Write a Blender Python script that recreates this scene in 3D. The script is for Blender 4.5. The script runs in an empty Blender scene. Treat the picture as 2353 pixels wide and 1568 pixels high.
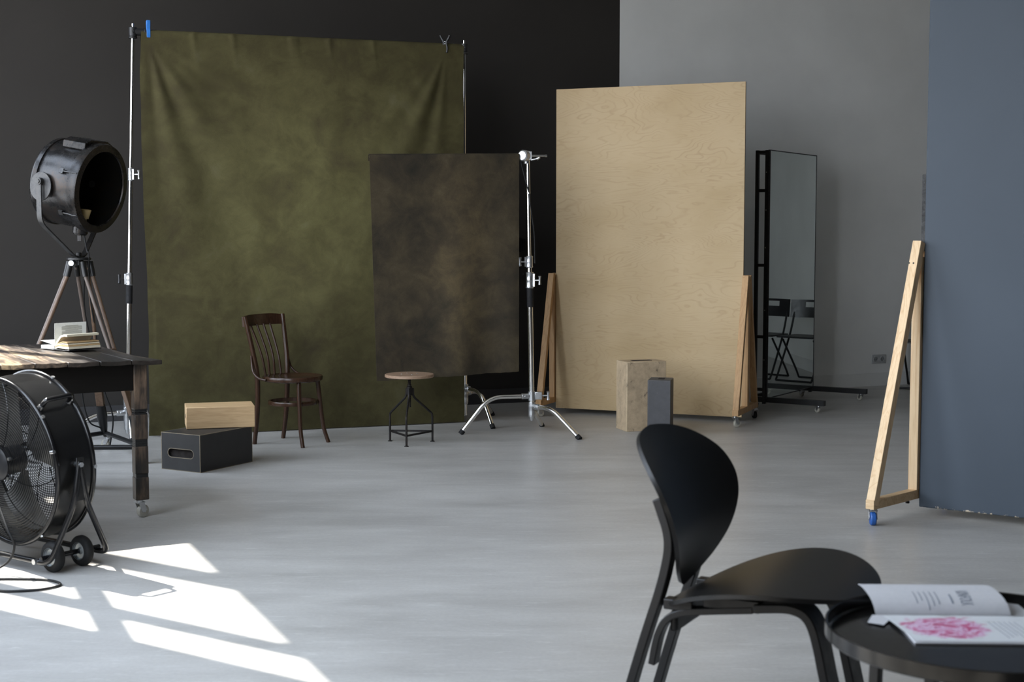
import bpy, math, random
from mathutils import Vector, Matrix, noise as mnoise
random.seed(7)
R = math.radians
V = Vector
col = bpy.context.scene.collection
sc = bpy.context.scene
PI = math.pi

# ------------------------------------------------------------------ mesh builder
class MB:
    def __init__(s):
        s.v = []; s.f = []; s.mi = []; s.m = 0
    def add(s, verts, faces, M=None):
        b = len(s.v)
        for p in verts:
            p = V(p)
            s.v.append(M @ p if M else p)
        for f in faces:
            s.f.append([b + i for i in f]); s.mi.append(s.m)
        return s
    def box(s, c, d, M=None):
        x, y, z = c; a, b, e = d[0] / 2, d[1] / 2, d[2] / 2
        vs = [(x + i * a, y + j * b, z + k * e) for i in (-1, 1) for j in (-1, 1) for k in (-1, 1)]
        return s.add(vs, [(0, 1, 3, 2), (4, 6, 7, 5), (0, 4, 5, 1), (2, 3, 7, 6), (0, 2, 6, 4), (1, 5, 7, 3)], M)
    def beam(s, p0, p1, w, h, up=(0, 0, 1), M=None):
        """rectangular bar from p0 to p1; w across, h along 'up'"""
        p0, p1 = V(p0), V(p1); t = (p1 - p0).normalized(); u = V(up)
        x = t.cross(u)
        if x.length < 1e-4: x = t.cross(V((1, 0, 0)))
        x.normalize(); y = x.cross(t).normalized()
        vs = []
        for p in (p0, p1):
            for i, j in ((-1, -1), (1, -1), (1, 1), (-1, 1)):
                vs.append(p + x * (i * w / 2) + y * (j * h / 2))
        return s.add(vs, [(3, 2, 1, 0), (4, 5, 6, 7), (0, 1, 5, 4), (1, 2, 6, 5), (2, 3, 7, 6), (3, 0, 4, 7)], M)
    def tube(s, path, r, seg=10, closed=False, M=None, cap=True):
        P = [V(p) for p in path]; n = len(P)
        rs = r if isinstance(r, (list, tuple)) else [r] * n
        T = []
        for i in range(n):
            a = P[(i - 1) % n] if (closed or i > 0) else P[i]
            b = P[(i + 1) % n] if (closed or i < n - 1) else P[i]
            T.append((b - a).normalized())
        up = V((0, 0, 1)) if abs(T[0].z) < .9 else V((1, 0, 0))
        x = T[0].cross(up).normalized(); vs = []
        for i in range(n):
            x = (x - T[i] * x.dot(T[i]))
            if x.length < 1e-6: x = T[i].orthogonal()
            x.normalize(); y = T[i].cross(x)
            for k in range(seg):
                a = 2 * PI * k / seg
                vs.append(P[i] + (x * math.cos(a) + y * math.sin(a)) * rs[i])
        fs = []
        for i in range(n if closed else n - 1):
            j = (i + 1) % n
            for k in range(seg):
                l = (k + 1) % seg
                fs.append((i * seg + k, i * seg + l, j * seg + l, j * seg + k))
        if not closed and cap:
            fs.append(tuple(range(seg))[::-1]); fs.append(tuple((n - 1) * seg + k for k in range(seg)))
        return s.add(vs, fs, M)
    def cyl(s, p0, p1, r, seg=20, r1=None, M=None):
        return s.tube([p0, p1], [r, r if r1 is None else r1], seg, M=M)
    def ribbon(s, path, w, h, side, M=None):
        """flat bar swept along a path; w along 'side', h across it"""
        P = [V(p) for p in path]; n = len(P); side = V(side).normalized(); vs = []
        for i in range(n):
            t = (P[min(i + 1, n - 1)] - P[max(i - 1, 0)]).normalized()
            nn = t.cross(side).normalized()
            for a, b in ((-1, -1), (1, -1), (1, 1), (-1, 1)):
                vs.append(P[i] + side * (a * w / 2) + nn * (b * h / 2))
        fs = []
        for i in range(n - 1):
            for k in range(4):
                l = (k + 1) % 4
                fs.append((i * 4 + k, i * 4 + l, i * 4 + 4 + l, i * 4 + 4 + k))
        fs.append((3, 2, 1, 0)); fs.append(tuple((n - 1) * 4 + k for k in range(4)))
        return s.add(vs, fs, M)
    def lathe(s, prof, seg=32, M=None, closed=False):
        """prof: (radius, height) pairs turned about local z"""
        n = len(prof); vs = []
        for r, z in prof:
            for k in range(seg):
                a = 2 * PI * k / seg
                vs.append((r * math.cos(a), r * math.sin(a), z))
        fs = []
        for i in range(n if closed else n - 1):
            j = (i + 1) % n
            for k in range(seg):
                l = (k + 1) % seg
                fs.append((i * seg + k, i * seg + l, j * seg + l, j * seg + k))
        if not closed:
            fs.append(tuple(range(seg))[::-1]); fs.append(tuple((n - 1) * seg + k for k in range(seg)))
        return s.add(vs, fs, M)
    def prism(s, poly, z0, z1, M=None):
        n = len(poly)
        vs = [(x, y, z0) for x, y in poly] + [(x, y, z1) for x, y in poly]
        fs = [tuple(range(n))[::-1], tuple(range(n, 2 * n))]
        for i in range(n):
            j = (i + 1) % n; fs.append((i, j, n + j, n + i))
        return s.add(vs, fs, M)
    def sheet(s, G, th, M=None):
        """grid of points G[i][j] thickened along its normals by th"""
        ni, nj = len(G), len(G[0]); G = [[V(p) for p in row] for row in G]
        A, B = [], []
        for i in range(ni):
            for j in range(nj):
                du = G[min(i + 1, ni - 1)][j] - G[max(i - 1, 0)][j]
                dv = G[i][min(j + 1, nj - 1)] - G[i][max(j - 1, 0)]
                n = du.cross(dv)
                n = n.normalized() if n.length > 1e-9 else V((0, 0, 1))
                A.append(G[i][j] + n * th / 2); B.append(G[i][j] - n * th / 2)
        o = ni * nj; fs = []
        for i in range(ni - 1):
            for j in range(nj - 1):
                a, b, c, d = i * nj + j, (i + 1) * nj + j, (i + 1) * nj + j + 1, i * nj + j + 1
                fs.append((a, b, c, d)); fs.append((o + d, o + c, o + b, o + a))
        for i in range(ni - 1):
            for j in (0, nj - 1):
                a, b = i * nj + j, (i + 1) * nj + j
                fs.append((a, o + a, o + b, b) if j == 0 else (b, o + b, o + a, a))
        for j in range(nj - 1):
            for i in (0, ni - 1):
                a, b = i * nj + j, i * nj + j + 1
                fs.append((b, o + b, o + a, a) if i == 0 else (a, o + a, o + b, b))
        return s.add(A + B, fs, M)
    def build(s, name, mat, parent=None, bevel=0, seg=2, smooth=True, world=False, ang=38, label=None):
        me = bpy.data.meshes.new(name)
        vs = s.v
        if world and parent:
            r = parent
            while r.parent: r = r.parent
            inv = (Matrix.Translation(r.location) @ r.rotation_euler.to_matrix().to_4x4()).inverted()
            vs = [inv @ p for p in vs]
        me.from_pydata([tuple(p) for p in vs], [], s.f)
        mats = mat if isinstance(mat, (list, tuple)) else [mat]
        for m in mats: me.materials.append(m)
        me.polygons.foreach_set('material_index', s.mi)
        me.polygons.foreach_set('use_smooth', [smooth] * len(s.f))
        me.update()
        if smooth: me.set_sharp_from_angle(angle=R(ang))
        o = bpy.data.objects.new(name, me); col.objects.link(o)
        if parent: o.parent = parent
        if label: o['label'] = label
        if bevel:
            b = o.modifiers.new('bevel', 'BEVEL'); b.width = bevel; b.segments = seg; b.limit_method = 'ANGLE'; b.angle_limit = R(40)
            b.harden_normals = False
        return o

def thing(name, label, cat, loc=(0, 0, 0), rz=0, group=None):
    o = bpy.data.objects.new(name, None); col.objects.link(o)
    o.empty_display_size = .1
    o.location = loc; o.rotation_euler = (0, 0, rz)
    o['label'] = label; o['category'] = cat
    if group: o['group'] = group
    return o
def tag(o, label, cat, group=None):
    o['label'] = label; o['category'] = cat
    if group: o['group'] = group
    return o
def struct(o, label=None, cat=None):
    o['kind'] = 'structure'
    if label: o['label'] = label
    if cat: o['category'] = cat
    return o
def dup(root, loc, rz, label):
    r = root.copy(); col.objects.link(r); r.location = loc; r.rotation_euler = (0, 0, rz); r['label'] = label
    for ch in list(root.children):
        c = ch.copy(); col.objects.link(c); c.parent = r
        for g in list(ch.children):
            d = g.copy(); col.objects.link(d); d.parent = c
    return r
def arc(c, r, a0, a1, n, plane='xz'):
    out = []
    for i in range(n + 1):
        a = a0 + (a1 - a0) * i / n
        x, y = r * math.cos(a), r * math.sin(a)
        out.append(V(c) + (V((x, 0, y)) if plane == 'xz' else V((x, y, 0)) if plane == 'xy' else V((0, x, y))))
    return out
def fillet(pts, rad, n=6):
    """round the inner corners of a polyline"""
    P = [V(p) for p in pts]; out = [P[0]]
    for i in range(1, len(P) - 1):
        a, b, c = P[i - 1], P[i], P[i + 1]
        d = min(rad, (a - b).length * .48, (c - b).length * .48)
        p0 = b + (a - b).normalized() * d; p1 = b + (c - b).normalized() * d
        for k in range(n + 1):
            t = k / n
            out.append(p0.lerp(b, t).lerp(b.lerp(p1, t), t))
    out.append(P[-1]); return out
def smoothline(pts, n=6):
    """Catmull-Rom through the points"""
    P = [V(p) for p in pts]; P = [P[0] * 2 - P[1]] + P + [P[-1] * 2 - P[-2]]; out = []
    for i in range(1, len(P) - 2):
        for k in range(n):
            t = k / n; a, b, c, d = P[i - 1], P[i], P[i + 1], P[i + 2]
            out.append(.5 * (2 * b + (c - a) * t + (2 * a - 5 * b + 4 * c - d) * t * t + (3 * b - a - 3 * c + d) * t ** 3))
    out.append(P[-2]); return out
def axisM(o, z, x=None):
    """matrix with local z along z, origin o"""
    z = V(z).normalized(); x = V(x) if x else (V((0, 0, 1)) if abs(z.z) < .9 else V((1, 0, 0)))
    y = z.cross(x).normalized(); x = y.cross(z).normalized()
    M = Matrix.Identity(4)
    for i in range(3):
        M[i][0] = x[i]; M[i][1] = y[i]; M[i][2] = z[i]; M[i][3] = V(o)[i]
    return M
def interp(t, T, S):
    for i in range(len(T) - 1):
        if t <= T[i + 1]:
            k = (t - T[i]) / (T[i + 1] - T[i]); return S[i] + (S[i + 1] - S[i]) * k
    return S[-1]

# ------------------------------------------------------------------ materials
class NT:
    def __init__(s, name):
        s.m = bpy.data.materials.new(name); s.m.use_nodes = True
        s.t = s.m.node_tree; s.b = s.t.nodes['Principled BSDF']
    def n(s, typ, **kw):
        o = s.t.nodes.new(typ)
        for k, v in kw.items():
            if k.startswith('i_'):
                key = k[2:]
                o.inputs[int(key) if key.isdigit() else key.replace('_', ' ')].default_value = v
            else: setattr(o, k, v)
        return o
    def l(s, a, b): s.t.links.new(a, b)
    def coord(s, scale=(1, 1, 1), rot=(0, 0, 0), loc=(0, 0, 0)):
        c = s.n('ShaderNodeTexCoord'); mp = s.n('ShaderNodeMapping')
        mp.inputs['Scale'].default_value = scale; mp.inputs['Rotation'].default_value = rot; mp.inputs['Location'].default_value = loc
        s.l(c.outputs['Object'], mp.inputs[0]); return mp.outputs[0]
    def noise(s, vec, scale, detail=4, rough=.55, dist=0.):
        o = s.n('ShaderNodeTexNoise'); o.inputs['Scale'].default_value = scale; o.inputs['Detail'].default_value = detail
        o.inputs['Roughness'].default_value = rough; o.inputs['Distortion'].default_value = dist
        if vec: s.l(vec, o.inputs['Vector'])
        return o.outputs[0]
    def ramp(s, fac, stops, interp='LINEAR'):
        o = s.n('ShaderNodeValToRGB'); o.color_ramp.interpolation = interp; e = o.color_ramp.elements
        while len(e) < len(stops): e.new(.5)
        for k, (p, c) in zip(e, stops):
            k.position = p; k.color = (*c, 1) if len(c) == 3 else c
        s.l(fac, o.inputs[0]); return o.outputs[0]
    def mix(s, fac, a, b, typ='MIX'):
        o = s.n('ShaderNodeMix'); o.data_type = 'RGBA'; o.blend_type = typ
        if isinstance(fac, float): o.inputs[0].default_value = fac
        else: s.l(fac, o.inputs[0])
        for k, v in ((6, a), (7, b)):
            if isinstance(v, tuple): o.inputs[k].default_value = (*v, 1)
            else: s.l(v, o.inputs[k])
        return o.outputs[2]
    def math(s, op, a, b=None):
        o = s.n('ShaderNodeMath'); o.operation = op
        for k, v in ((0, a), (1, b)):
            if v is None: continue
            if isinstance(v, (int, float)): o.inputs[k].default_value = v
            else: s.l(v, o.inputs[k])
        return o.outputs[0]
    def col(s, c):
        if isinstance(c, tuple): s.b.inputs['Base Color'].default_value = (*c, 1)
        else: s.l(c, s.b.inputs['Base Color'])
    def rough(s, r):
        if isinstance(r, float): s.b.inputs['Roughness'].default_value = r
        else: s.l(r, s.b.inputs['Roughness'])
    def bump(s, h, strength=.2, dist=.01):
        o = s.n('ShaderNodeBump'); o.inputs['Strength'].default_value = strength; o.inputs['Distance'].default_value = dist
        s.l(h, o.inputs['Height']); s.l(o.outputs[0], s.b.inputs['Normal'])
def plain(name, c, rough=.5, metal=0., var=.12, scale=30, spec=.5, coat=0.):
    n = NT(name)
    f = n.noise(n.coord(), scale, 5)
    a = tuple(x * (1 - var) for x in c); b = tuple(min(1, x * (1 + var)) for x in c)
    n.col(n.ramp(f, [(.3, a), (.7, b)]))
    n.rough(n.ramp(f, [(.3, (rough * .85,) * 3), (.7, (min(1, rough * 1.15),) * 3)]))
    n.b.inputs['Metallic'].default_value = metal; n.b.inputs['Specular IOR Level'].default_value = spec
    if coat: n.b.inputs['Coat Weight'].default_value = coat; n.b.inputs['Coat Roughness'].default_value = .12
    return n.m

def floor_mat():
    n = NT('micro cement'); c = n.coord()
    big = n.noise(c, .5, 5, .6, .6); med = n.noise(n.coord((1, 2.6, 1), (0, 0, R(12))), 1.5, 6, .62, .5); fine = n.noise(c, 60, 4, .6)
    st = n.noise(n.coord((.6, 2.2, 1), (0, 0, R(-10))), 1.7, 7, .64, .5)      # long trowel strokes
    k = n.mix(.55, n.mix(.5, big, med), st); base = n.ramp(k, [(.36, FLOOR[0]), (.5, FLOOR[1]), (.64, FLOOR[2])])
    base = n.mix(.06, base, n.ramp(fine, [(.35, (.1, .1, .1)), (.65, (.9, .9, .9))]), 'OVERLAY')
    w = n.noise(n.coord((1.2, 7, 1), (0, 0, R(-20))), 5, 6, .7, .4)
    base = n.mix(n.ramp(w, [(.57, (0, 0, 0)), (.68, (.4, .4, .4))]), base, (.66, .65, .62))
    n.col(base); n.rough(n.ramp(big, [(.3, (.33,) * 3), (.7, (.40,) * 3)]))
    n.b.inputs['Specular IOR Level'].default_value = .5
    n.bump(fine, .04, .008)
    return n.m
def paint(name, c, rough=.75, var=.06, spec=.35):
    n = NT(name); n.b.inputs['Specular IOR Level'].default_value = spec; co = n.coord(); f = n.noise(co, 1.3, 4); g = n.noise(co, 260, 3)
    n.col(n.ramp(f, [(.3, tuple(x * (1 - var) for x in c)), (.7, tuple(x * (1 + var) for x in c))]))
    n.rough(rough); n.bump(g, .12, .002); return n.m
def wood(name, cols, axis='x', ring=7., grain=60., rough=.5, knots=True, stretch=.08, coat=0.):
    """cols: light, mid, dark; axis = direction of the grain in object space"""
    n = NT(name)
    s = {'x': (stretch, 1, 1), 'y': (1, stretch, 1), 'z': (1, 1, stretch)}[axis]
    v = n.coord(s); lo = n.noise(v, ring, 3, .5, 1.5)
    w = n.math('FRACT', n.math('MULTIPLY', lo, 9.)); w = n.math('ABSOLUTE', n.math('SUBTRACT', w, .5))
    fine = n.noise(v, grain, 6, .7)
    c = n.ramp(w, [(.0, cols[1]), (.2, cols[0]), (.5, cols[0])])
    c = n.mix(n.ramp(fine, [(.45, (0, 0, 0)), (.75, (.6, .6, .6))]), c, cols[2])
    if knots:
        vo = n.n('ShaderNodeTexVoronoi'); vo.inputs['Scale'].default_value = 2.6
        s2 = {'x': (.45, 1, 1), 'y': (1, .45, 1), 'z': (1, 1, .45)}[axis]
        n.l(n.coord(s2), vo.inputs['Vector'])
        c = n.mix(n.ramp(vo.outputs['Distance'], [(.022, (1, 1, 1)), (.05, (0, 0, 0))]), c, tuple(x * .45 for x in cols[2]))
    n.col(c); n.rough(rough); n.bump(fine, .08, .002)
    if coat: n.b.inputs['Coat Weight'].default_value = coat; n.b.inputs['Coat Roughness'].default_value = .2
    return n.m
def plywood_mat():
    n = NT('birch plywood')
    # rotary-cut veneer: contour lines of a stretched height field, repeating up the sheet
    v = n.coord((.42, 1, 2.6)); h = n.noise(v, 1.25, 3, .42, .8)
    h2 = n.noise(n.coord((1.6, 1, 4)), 2.3, 2, .4, .4)
    hh = n.math('ADD', h, n.math('MULTIPLY', h2, .16))
    w = n.math('ABSOLUTE', n.math('SUBTRACT', n.math('FRACT', n.math('MULTIPLY', hh, 36.)), .5))
    line = n.ramp(w, [(.0, (.42, .42, .42)), (.2, (0, 0, 0))])
    pat = n.noise(n.coord((.8, 1, 1.6)), 1.7, 3)
    base = n.ramp(pat, [(.3, PLY[0]), (.5, PLY[1]), (.72, PLY[2])])
    fade = n.noise(n.coord((1.2, 1, 2)), 3.1, 3)
    line = n.mix(n.ramp(fade, [(.3, (0, 0, 0)), (.65, (.95, .95, .95))]), (0, 0, 0), line)
    c = n.mix(line, base, PLY[3])
    fine = n.noise(n.coord((3, 60, 60)), 7, 5, .7)
    c = n.mix(n.ramp(fine, [(.5, (0, 0, 0)), (.8, (.22, .22, .22))]), c, PLY[3])
    # pin knots
    vo = n.n('ShaderNodeTexVoronoi'); vo.inputs['Scale'].default_value = 2.2
    n.l(n.coord((.5, .4, 1.3)), vo.inputs['Vector'])
    c = n.mix(n.ramp(vo.outputs['Distance'], [(.012, (.9, .9, .9)), (.02, (0, 0, 0))]), c, (.1, .06, .03))
    n.col(c); n.rough(.5); n.b.inputs['Specular IOR Level'].default_value = .3
    return n.m
def canvas_mat(name, cols, sc_=1.6, weave=420, glow=None):
    n = NT(name); co = n.coord(); a = n.noise(co, sc_, 6, .6, .8); b = n.noise(n.coord(loc=(3, 1, 5)), sc_ * 3.3, 6, .65, .5)
    k = n.mix(.4, a, b); c = n.ramp(k, [(.3, cols[0]), (.46, cols[1]), (.58, cols[2]), (.74, cols[3])])
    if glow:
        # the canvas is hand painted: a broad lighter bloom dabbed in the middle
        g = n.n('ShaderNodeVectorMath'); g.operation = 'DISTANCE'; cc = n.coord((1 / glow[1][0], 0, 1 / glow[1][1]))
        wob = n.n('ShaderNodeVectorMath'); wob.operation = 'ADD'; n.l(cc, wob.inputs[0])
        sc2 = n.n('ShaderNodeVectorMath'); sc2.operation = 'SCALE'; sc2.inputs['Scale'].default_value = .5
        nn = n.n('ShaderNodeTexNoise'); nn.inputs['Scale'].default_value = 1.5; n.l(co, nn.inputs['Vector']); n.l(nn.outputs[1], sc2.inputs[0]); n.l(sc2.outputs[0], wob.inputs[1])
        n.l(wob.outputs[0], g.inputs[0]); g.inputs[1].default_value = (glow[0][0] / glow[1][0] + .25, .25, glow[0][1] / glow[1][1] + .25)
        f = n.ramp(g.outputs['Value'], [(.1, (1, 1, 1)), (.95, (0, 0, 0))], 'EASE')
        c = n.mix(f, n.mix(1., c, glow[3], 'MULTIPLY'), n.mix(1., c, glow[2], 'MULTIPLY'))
    wv = n.noise(co, weave, 2); sp = n.noise(n.coord(loc=(9, 2, 7)), 120, 3)
    c = n.mix(.12, c, n.ramp(wv, [(.3, (.0, .0, .0)), (.7, (1, 1, 1))]), 'OVERLAY')
    c = n.mix(n.ramp(sp, [(.7, (0, 0, 0)), (.78, (.25, .25, .25))]), c, cols[3])
    n.col(c); n.rough(.92); n.b.inputs['Specular IOR Level'].default_value = .15
    n.bump(n.mix(.5, wv, b), .25, .004); return n.m
def worn_edges(name, body, bare, rough=.55, amount=.5, var=.15, spots=None):
    """painted wood rubbed bare along its edges"""
    n = NT(name); co = n.coord(); f = n.noise(co, 14, 6, .7); g = n.noise(n.coord((1, 1, .3)), 40, 6, .7)
    base = n.ramp(f, [(.3, tuple(x * (1 - var) for x in body)), (.7, tuple(x * (1 + var) for x in body))])
    base = n.mix(n.ramp(g, [(.66, (0, 0, 0)), (.74, (.35, .35, .35))]), base, tuple(min(1, x * 2.2 + .03) for x in body))
    bv = n.n('ShaderNodeBevel'); bv.samples = 4; bv.inputs['Radius'].default_value = .010
    ge = n.n('ShaderNodeNewGeometry'); d = n.n('ShaderNodeVectorMath'); d.operation = 'DOT_PRODUCT'
    n.l(bv.outputs[0], d.inputs[0]); n.l(ge.outputs['Normal'], d.inputs[1])
    e = n.math('SUBTRACT', 1., d.outputs['Value']); e = n.math('ADD', e, n.math('MULTIPLY', n.math('SUBTRACT', f, .5), .12))
    c = n.mix(n.ramp(e, [(.045, (0, 0, 0)), (.11 + .1 * (1 - amount), (1, 1, 1))]), base, bare)
    if spots:
        sp = n.noise(n.coord((1, 1, .6)), 26, 5, .7); c = n.mix(n.ramp(sp, [(.60, (0, 0, 0)), (.70, (.75, .75, .75))]), c, spots)
    n.col(c); n.rough(rough); n.bump(f, .05, .003); return n.m
def table_mat():
    n = NT('worn stained boards'); v = n.coord((1, .09, 1)); f = n.noise(v, 22, 7, .7, .6); big = n.noise(n.coord((1.6, .5, 1), loc=(2, 0, 0)), 1.6, 4, .6)
    oi = n.n('ShaderNodeObjectInfo')
    k = n.math('ADD', n.math('MULTIPLY', f, .55), n.math('MULTIPLY', big, .6))
    # each board is worn differently
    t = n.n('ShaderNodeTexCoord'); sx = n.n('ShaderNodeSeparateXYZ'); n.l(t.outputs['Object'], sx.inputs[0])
    idx = n.math('FLOOR', n.math('DIVIDE', sx.outputs[0], .152)); wn = n.n('ShaderNodeTexWhiteNoise'); wn.noise_dimensions = '1D'; n.l(idx, wn.inputs['W'])
    k = n.math('ADD', k, n.math('MULTIPLY', wn.outputs[0], .24))
    k = n.math('ADD', k, n.math('MULTIPLY', n.ramp(n.math('MULTIPLY', sx.outputs[0], -1.), [(.22, (0, 0, 0)), (.75, (1, 1, 1))]), .13))  # boards lightened towards the left: extra brightness of the sunlit part, put into the colour
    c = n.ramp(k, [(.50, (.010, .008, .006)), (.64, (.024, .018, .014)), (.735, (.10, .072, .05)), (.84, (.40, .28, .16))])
    n.col(c); n.rough(n.ramp(f, [(.3, (.32,) * 3), (.7, (.55,) * 3)])); n.bump(f, .3, .003); return n.m
def table_leg_mat():
    n = NT('worn stained leg'); v = n.coord((1, 1, .12)); f = n.noise(v, 30, 7, .72, .5); big = n.noise(n.coord((3, 3, 2.2)), 2.2, 3)
    k = n.math('ADD', n.math('MULTIPLY', f, .6), n.math('MULTIPLY', big, .5))
    c = n.ramp(k, [(.44, (.006, .005, .004)), (.53, (.028, .019, .013)), (.63, (.105, .070, .045)), (.78, (.22, .152, .098))])
    n.col(c); n.rough(.45); n.bump(f, .25, .003); return n.m
def rusty(name, c0, c1, c2, metal=.85, rough=(.28, .6), scale=9):
    n = NT(name); co = n.coord(); f = n.noise(co, scale, 7, .68, .3); g = n.noise(co, scale * 7, 4, .6)
    k = n.mix(.35, f, g); n.col(n.ramp(k, [(.34, c0), (.52, c1), (.7, c2)]))
    n.rough(n.ramp(k, [(.35, (rough[0],) * 3), (.7, (rough[1],) * 3)])); n.b.inputs['Metallic'].default_value = metal
    n.bump(g, .06, .003); return n.m
def paper(name, c, lines=None):
    n = NT(name); co = n.coord(); f = n.noise(co, 90, 3)
    n.col(n.ramp(f, [(.3, tuple(x * .95 for x in c)), (.7, c)])); n.rough(.8); n.b.inputs['Specular IOR Level'].default_value = .2; return n.m

FLOOR = [(.335, .324, .304), (.415, .403, .380), (.49, .478, .453)]
PLY = [(.47, .342, .180), (.515, .382, .215), (.54, .408, .238), (.35, .23, .11)]
M = {}
M['floor'] = floor_mat()
M['dark_wall'] = paint('charcoal paint', (.0315, .0285, .0255), .85, spec=.2)
M['grey_wall'] = paint('grey paint', (.76, .765, .745), .8)
M['white_wall'] = paint('white paint', (.62, .62, .6), .8)
M['mid_wall'] = paint('mid grey paint', (.16, .16, .16), .8)
M['ceiling'] = paint('ceiling paint', (.55, .55, .54), .9)
M['trim_dark'] = paint('charcoal trim paint', (.04, .039, .04), .5)
M['trim_grey'] = paint('grey trim paint', (.70, .705, .685), .5)
M['window'] = plain('window frame', (.05, .05, .05), .4)
M['ply'] = plywood_mat()
M['ply_edge'] = wood('plywood edge', [(.36, .24, .13), (.25, .16, .09), (.2, .12, .06)], 'z', rough=.7, knots=False)
M['pine'] = wood('pale pine', [(.76, .56, .34), (.66, .44, .24), (.55, .34, .17)], 'z', 5, 70, .6)
M['pine_brown'] = wood('brown pine', [(.54, .33, .155), (.46, .265, .115), (.35, .19, .08)], 'z', 5, 70, .6)
M['pine_base'] = wood('pine rail', [(.66, .47, .27), (.57, .37, .2), (.45, .27, .13)], 'x', 5, 70, .6, knots=False)
M['chrome'] = plain('chrome', (.82, .81, .79), .14, 1., .04)
M['steel'] = plain('zinc steel', (.55, .56, .57), .32, 1.)
M['alu'] = plain('cast aluminium', (.60, .61, .62), .36, 1.)
M['black'] = plain('black plastic', (.012, .012, .013), .42)
M['black_gloss'] = plain('glossy black enamel', (.005, .005, .0055), .2, 0, .05, spec=.4)
M['black_metal'] = plain('black steel', (.008, .008, .008), .38, spec=.4)
M['rubber'] = plain('black rubber', (.011, .011, .011), .7, spec=.3)
M['sleeve'] = plain('black sleeve', (.006, .006, .007), .85)
M['blue'] = plain('blue plastic', (.02, .16, .52), .35)
M['blue_wheel'] = plain('blue rubber wheel', (.02, .10, .36), .45)
M['clear'] = plain('clear plastic wheel', (.42, .40, .34), .3)
M['white_plastic'] = plain('white plastic', (.42, .43, .43), .4)
M['veneer'] = wood('black stained veneer', [(.007, .0065, .006), (.006, .0055, .0052), (.0045, .004, .004)], 'x', 9, 80, .38, knots=False)
M['veneer_dark'] = plain('black stained beech', (.007, .0065, .0065), .45, spec=.35)
M['bentwood'] = wood('dark bentwood', [(.045, .021, .011), (.032, .015, .008), (.014, .007, .005)], 'z', 9, 90, .26, knots=False)
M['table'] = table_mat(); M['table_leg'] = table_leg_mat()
for k_ in ('table', 'veneer', 'bentwood'): M[k_].node_tree.nodes['Principled BSDF'].inputs['Specular IOR Level'].default_value = .35
M['table_black'] = wood('black stained apron', [(.007, .006, .005), (.006, .005, .004), (.004, .003, .003)], 'x', 6, 50, .5, knots=False)
M['table_black'].node_tree.nodes['Principled BSDF'].inputs['Specular IOR Level'].default_value = .12
M['lamp'] = rusty('blackened steel drum', (.010, .010, .011), (.022, .021, .021), (.045, .030, .021), .6, (.2, .40))
M['lamp_dark'] = rusty('dark inside', (.003, .003, .003), (.004, .004, .003), (.010, .006, .003), .0, (.7, .95))
M['iron'] = rusty('dull iron', (.035, .035, .037), (.07, .07, .07), (.10, .095, .09), .8, (.4, .6), 20)
M['iron_dark'] = rusty('dark rusty iron', (.010, .010, .010), (.022, .02, .019), (.06, .04, .028), .6, (.35, .6), 20)
M['tripod_wood'] = wood('old brown tripod wood', [(.115, .070, .042), (.085, .048, .027), (.04, .022, .013)], 'z', 8, 70, .5, knots=False)
M['tripod_grey'] = wood('greyed tripod wood', [(.105, .080, .066), (.08, .059, .048), (.045, .032, .024)], 'z', 8, 70, .5, knots=False)
M['lamp_dark'].node_tree.nodes['Principled BSDF'].inputs['Specular IOR Level'].default_value = .06
M['ceramic'] = plain('yellowed ceramic', (.36, .27, .12), .5)
M['seat_wood'] = wood('worn stool seat', [(.33, .22, .145), (.26, .165, .105), (.14, .08, .05)], 'x', 6, 60, .5, knots=False)
M['box_dark'] = worn_edges('charcoal box', (.022, .0215, .021), (.42, .34, .22), .5, .6)
M['box_grey'] = worn_edges('slate box', (.060, .060, .064), (.26, .22, .15), .55, .2)
M['box_light'] = wood('birch box', [(.60, .41, .22), (.53, .35, .18), (.40, .25, .12)], 'x', 6, 50, .5)
M['box_tall'] = worn_edges('weathered box', (.47, .36, .235), (.70, .56, .35), .6, .6, .22, (.05, .04, .032))
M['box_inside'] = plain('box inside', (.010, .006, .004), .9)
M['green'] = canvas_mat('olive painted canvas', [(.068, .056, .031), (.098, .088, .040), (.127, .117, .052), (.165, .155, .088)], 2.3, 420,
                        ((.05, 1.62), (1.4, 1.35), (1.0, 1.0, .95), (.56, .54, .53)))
M['umber'] = canvas_mat('umber painted canvas', [(.030, .028, .021), (.058, .047, .031), (.088, .070, .041), (.13, .108, .068)], 2.6, 300,
                        ((.10, .75), (.36, 1.0), (1.25, 1.2, 1.1), (.66, .66, .68)))
M['fringe'] = plain('frayed canvas edge', (.12, .105, .05), .95)
M['blue_panel'] = None
def blue_mat():
    n = NT('slate blue paint'); co = n.coord(); f = n.noise(co, 1.2, 4); g = n.noise(co, 240, 3)
    c = n.ramp(f, [(.3, (.042, .058, .078)), (.7, (.049, .066, .089))])
    # chipped along the bottom edge
    t = n.n('ShaderNodeTexCoord'); sx = n.n('ShaderNodeSeparateXYZ'); n.l(t.outputs['Object'], sx.inputs[0])
    ch = n.noise(n.coord((1, .01, 1)), 34, 5, .7)
    e = n.math('ADD', n.math('MULTIPLY', n.math('SUBTRACT', ch, .58), .10), n.math('SUBTRACT', .050, sx.outputs[2]))
    c = n.mix(n.ramp(e, [(.0, (0, 0, 0)), (.002, (1, 1, 1))]), c, (.58, .48, .36))
    n.col(c); n.rough(.62); n.bump(g, .08, .002); return n.m
M['blue_panel'] = blue_mat()
M['felt'] = canvas_mat('grey felt', [(.03, .03, .03), (.06, .06, .06), (.09, .09, .09), (.16, .16, .16)], 40, 200)
M['tray'] = plain('satin black tray', (.008, .0075, .007), .15, 0, .04, spec=.32)
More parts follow.
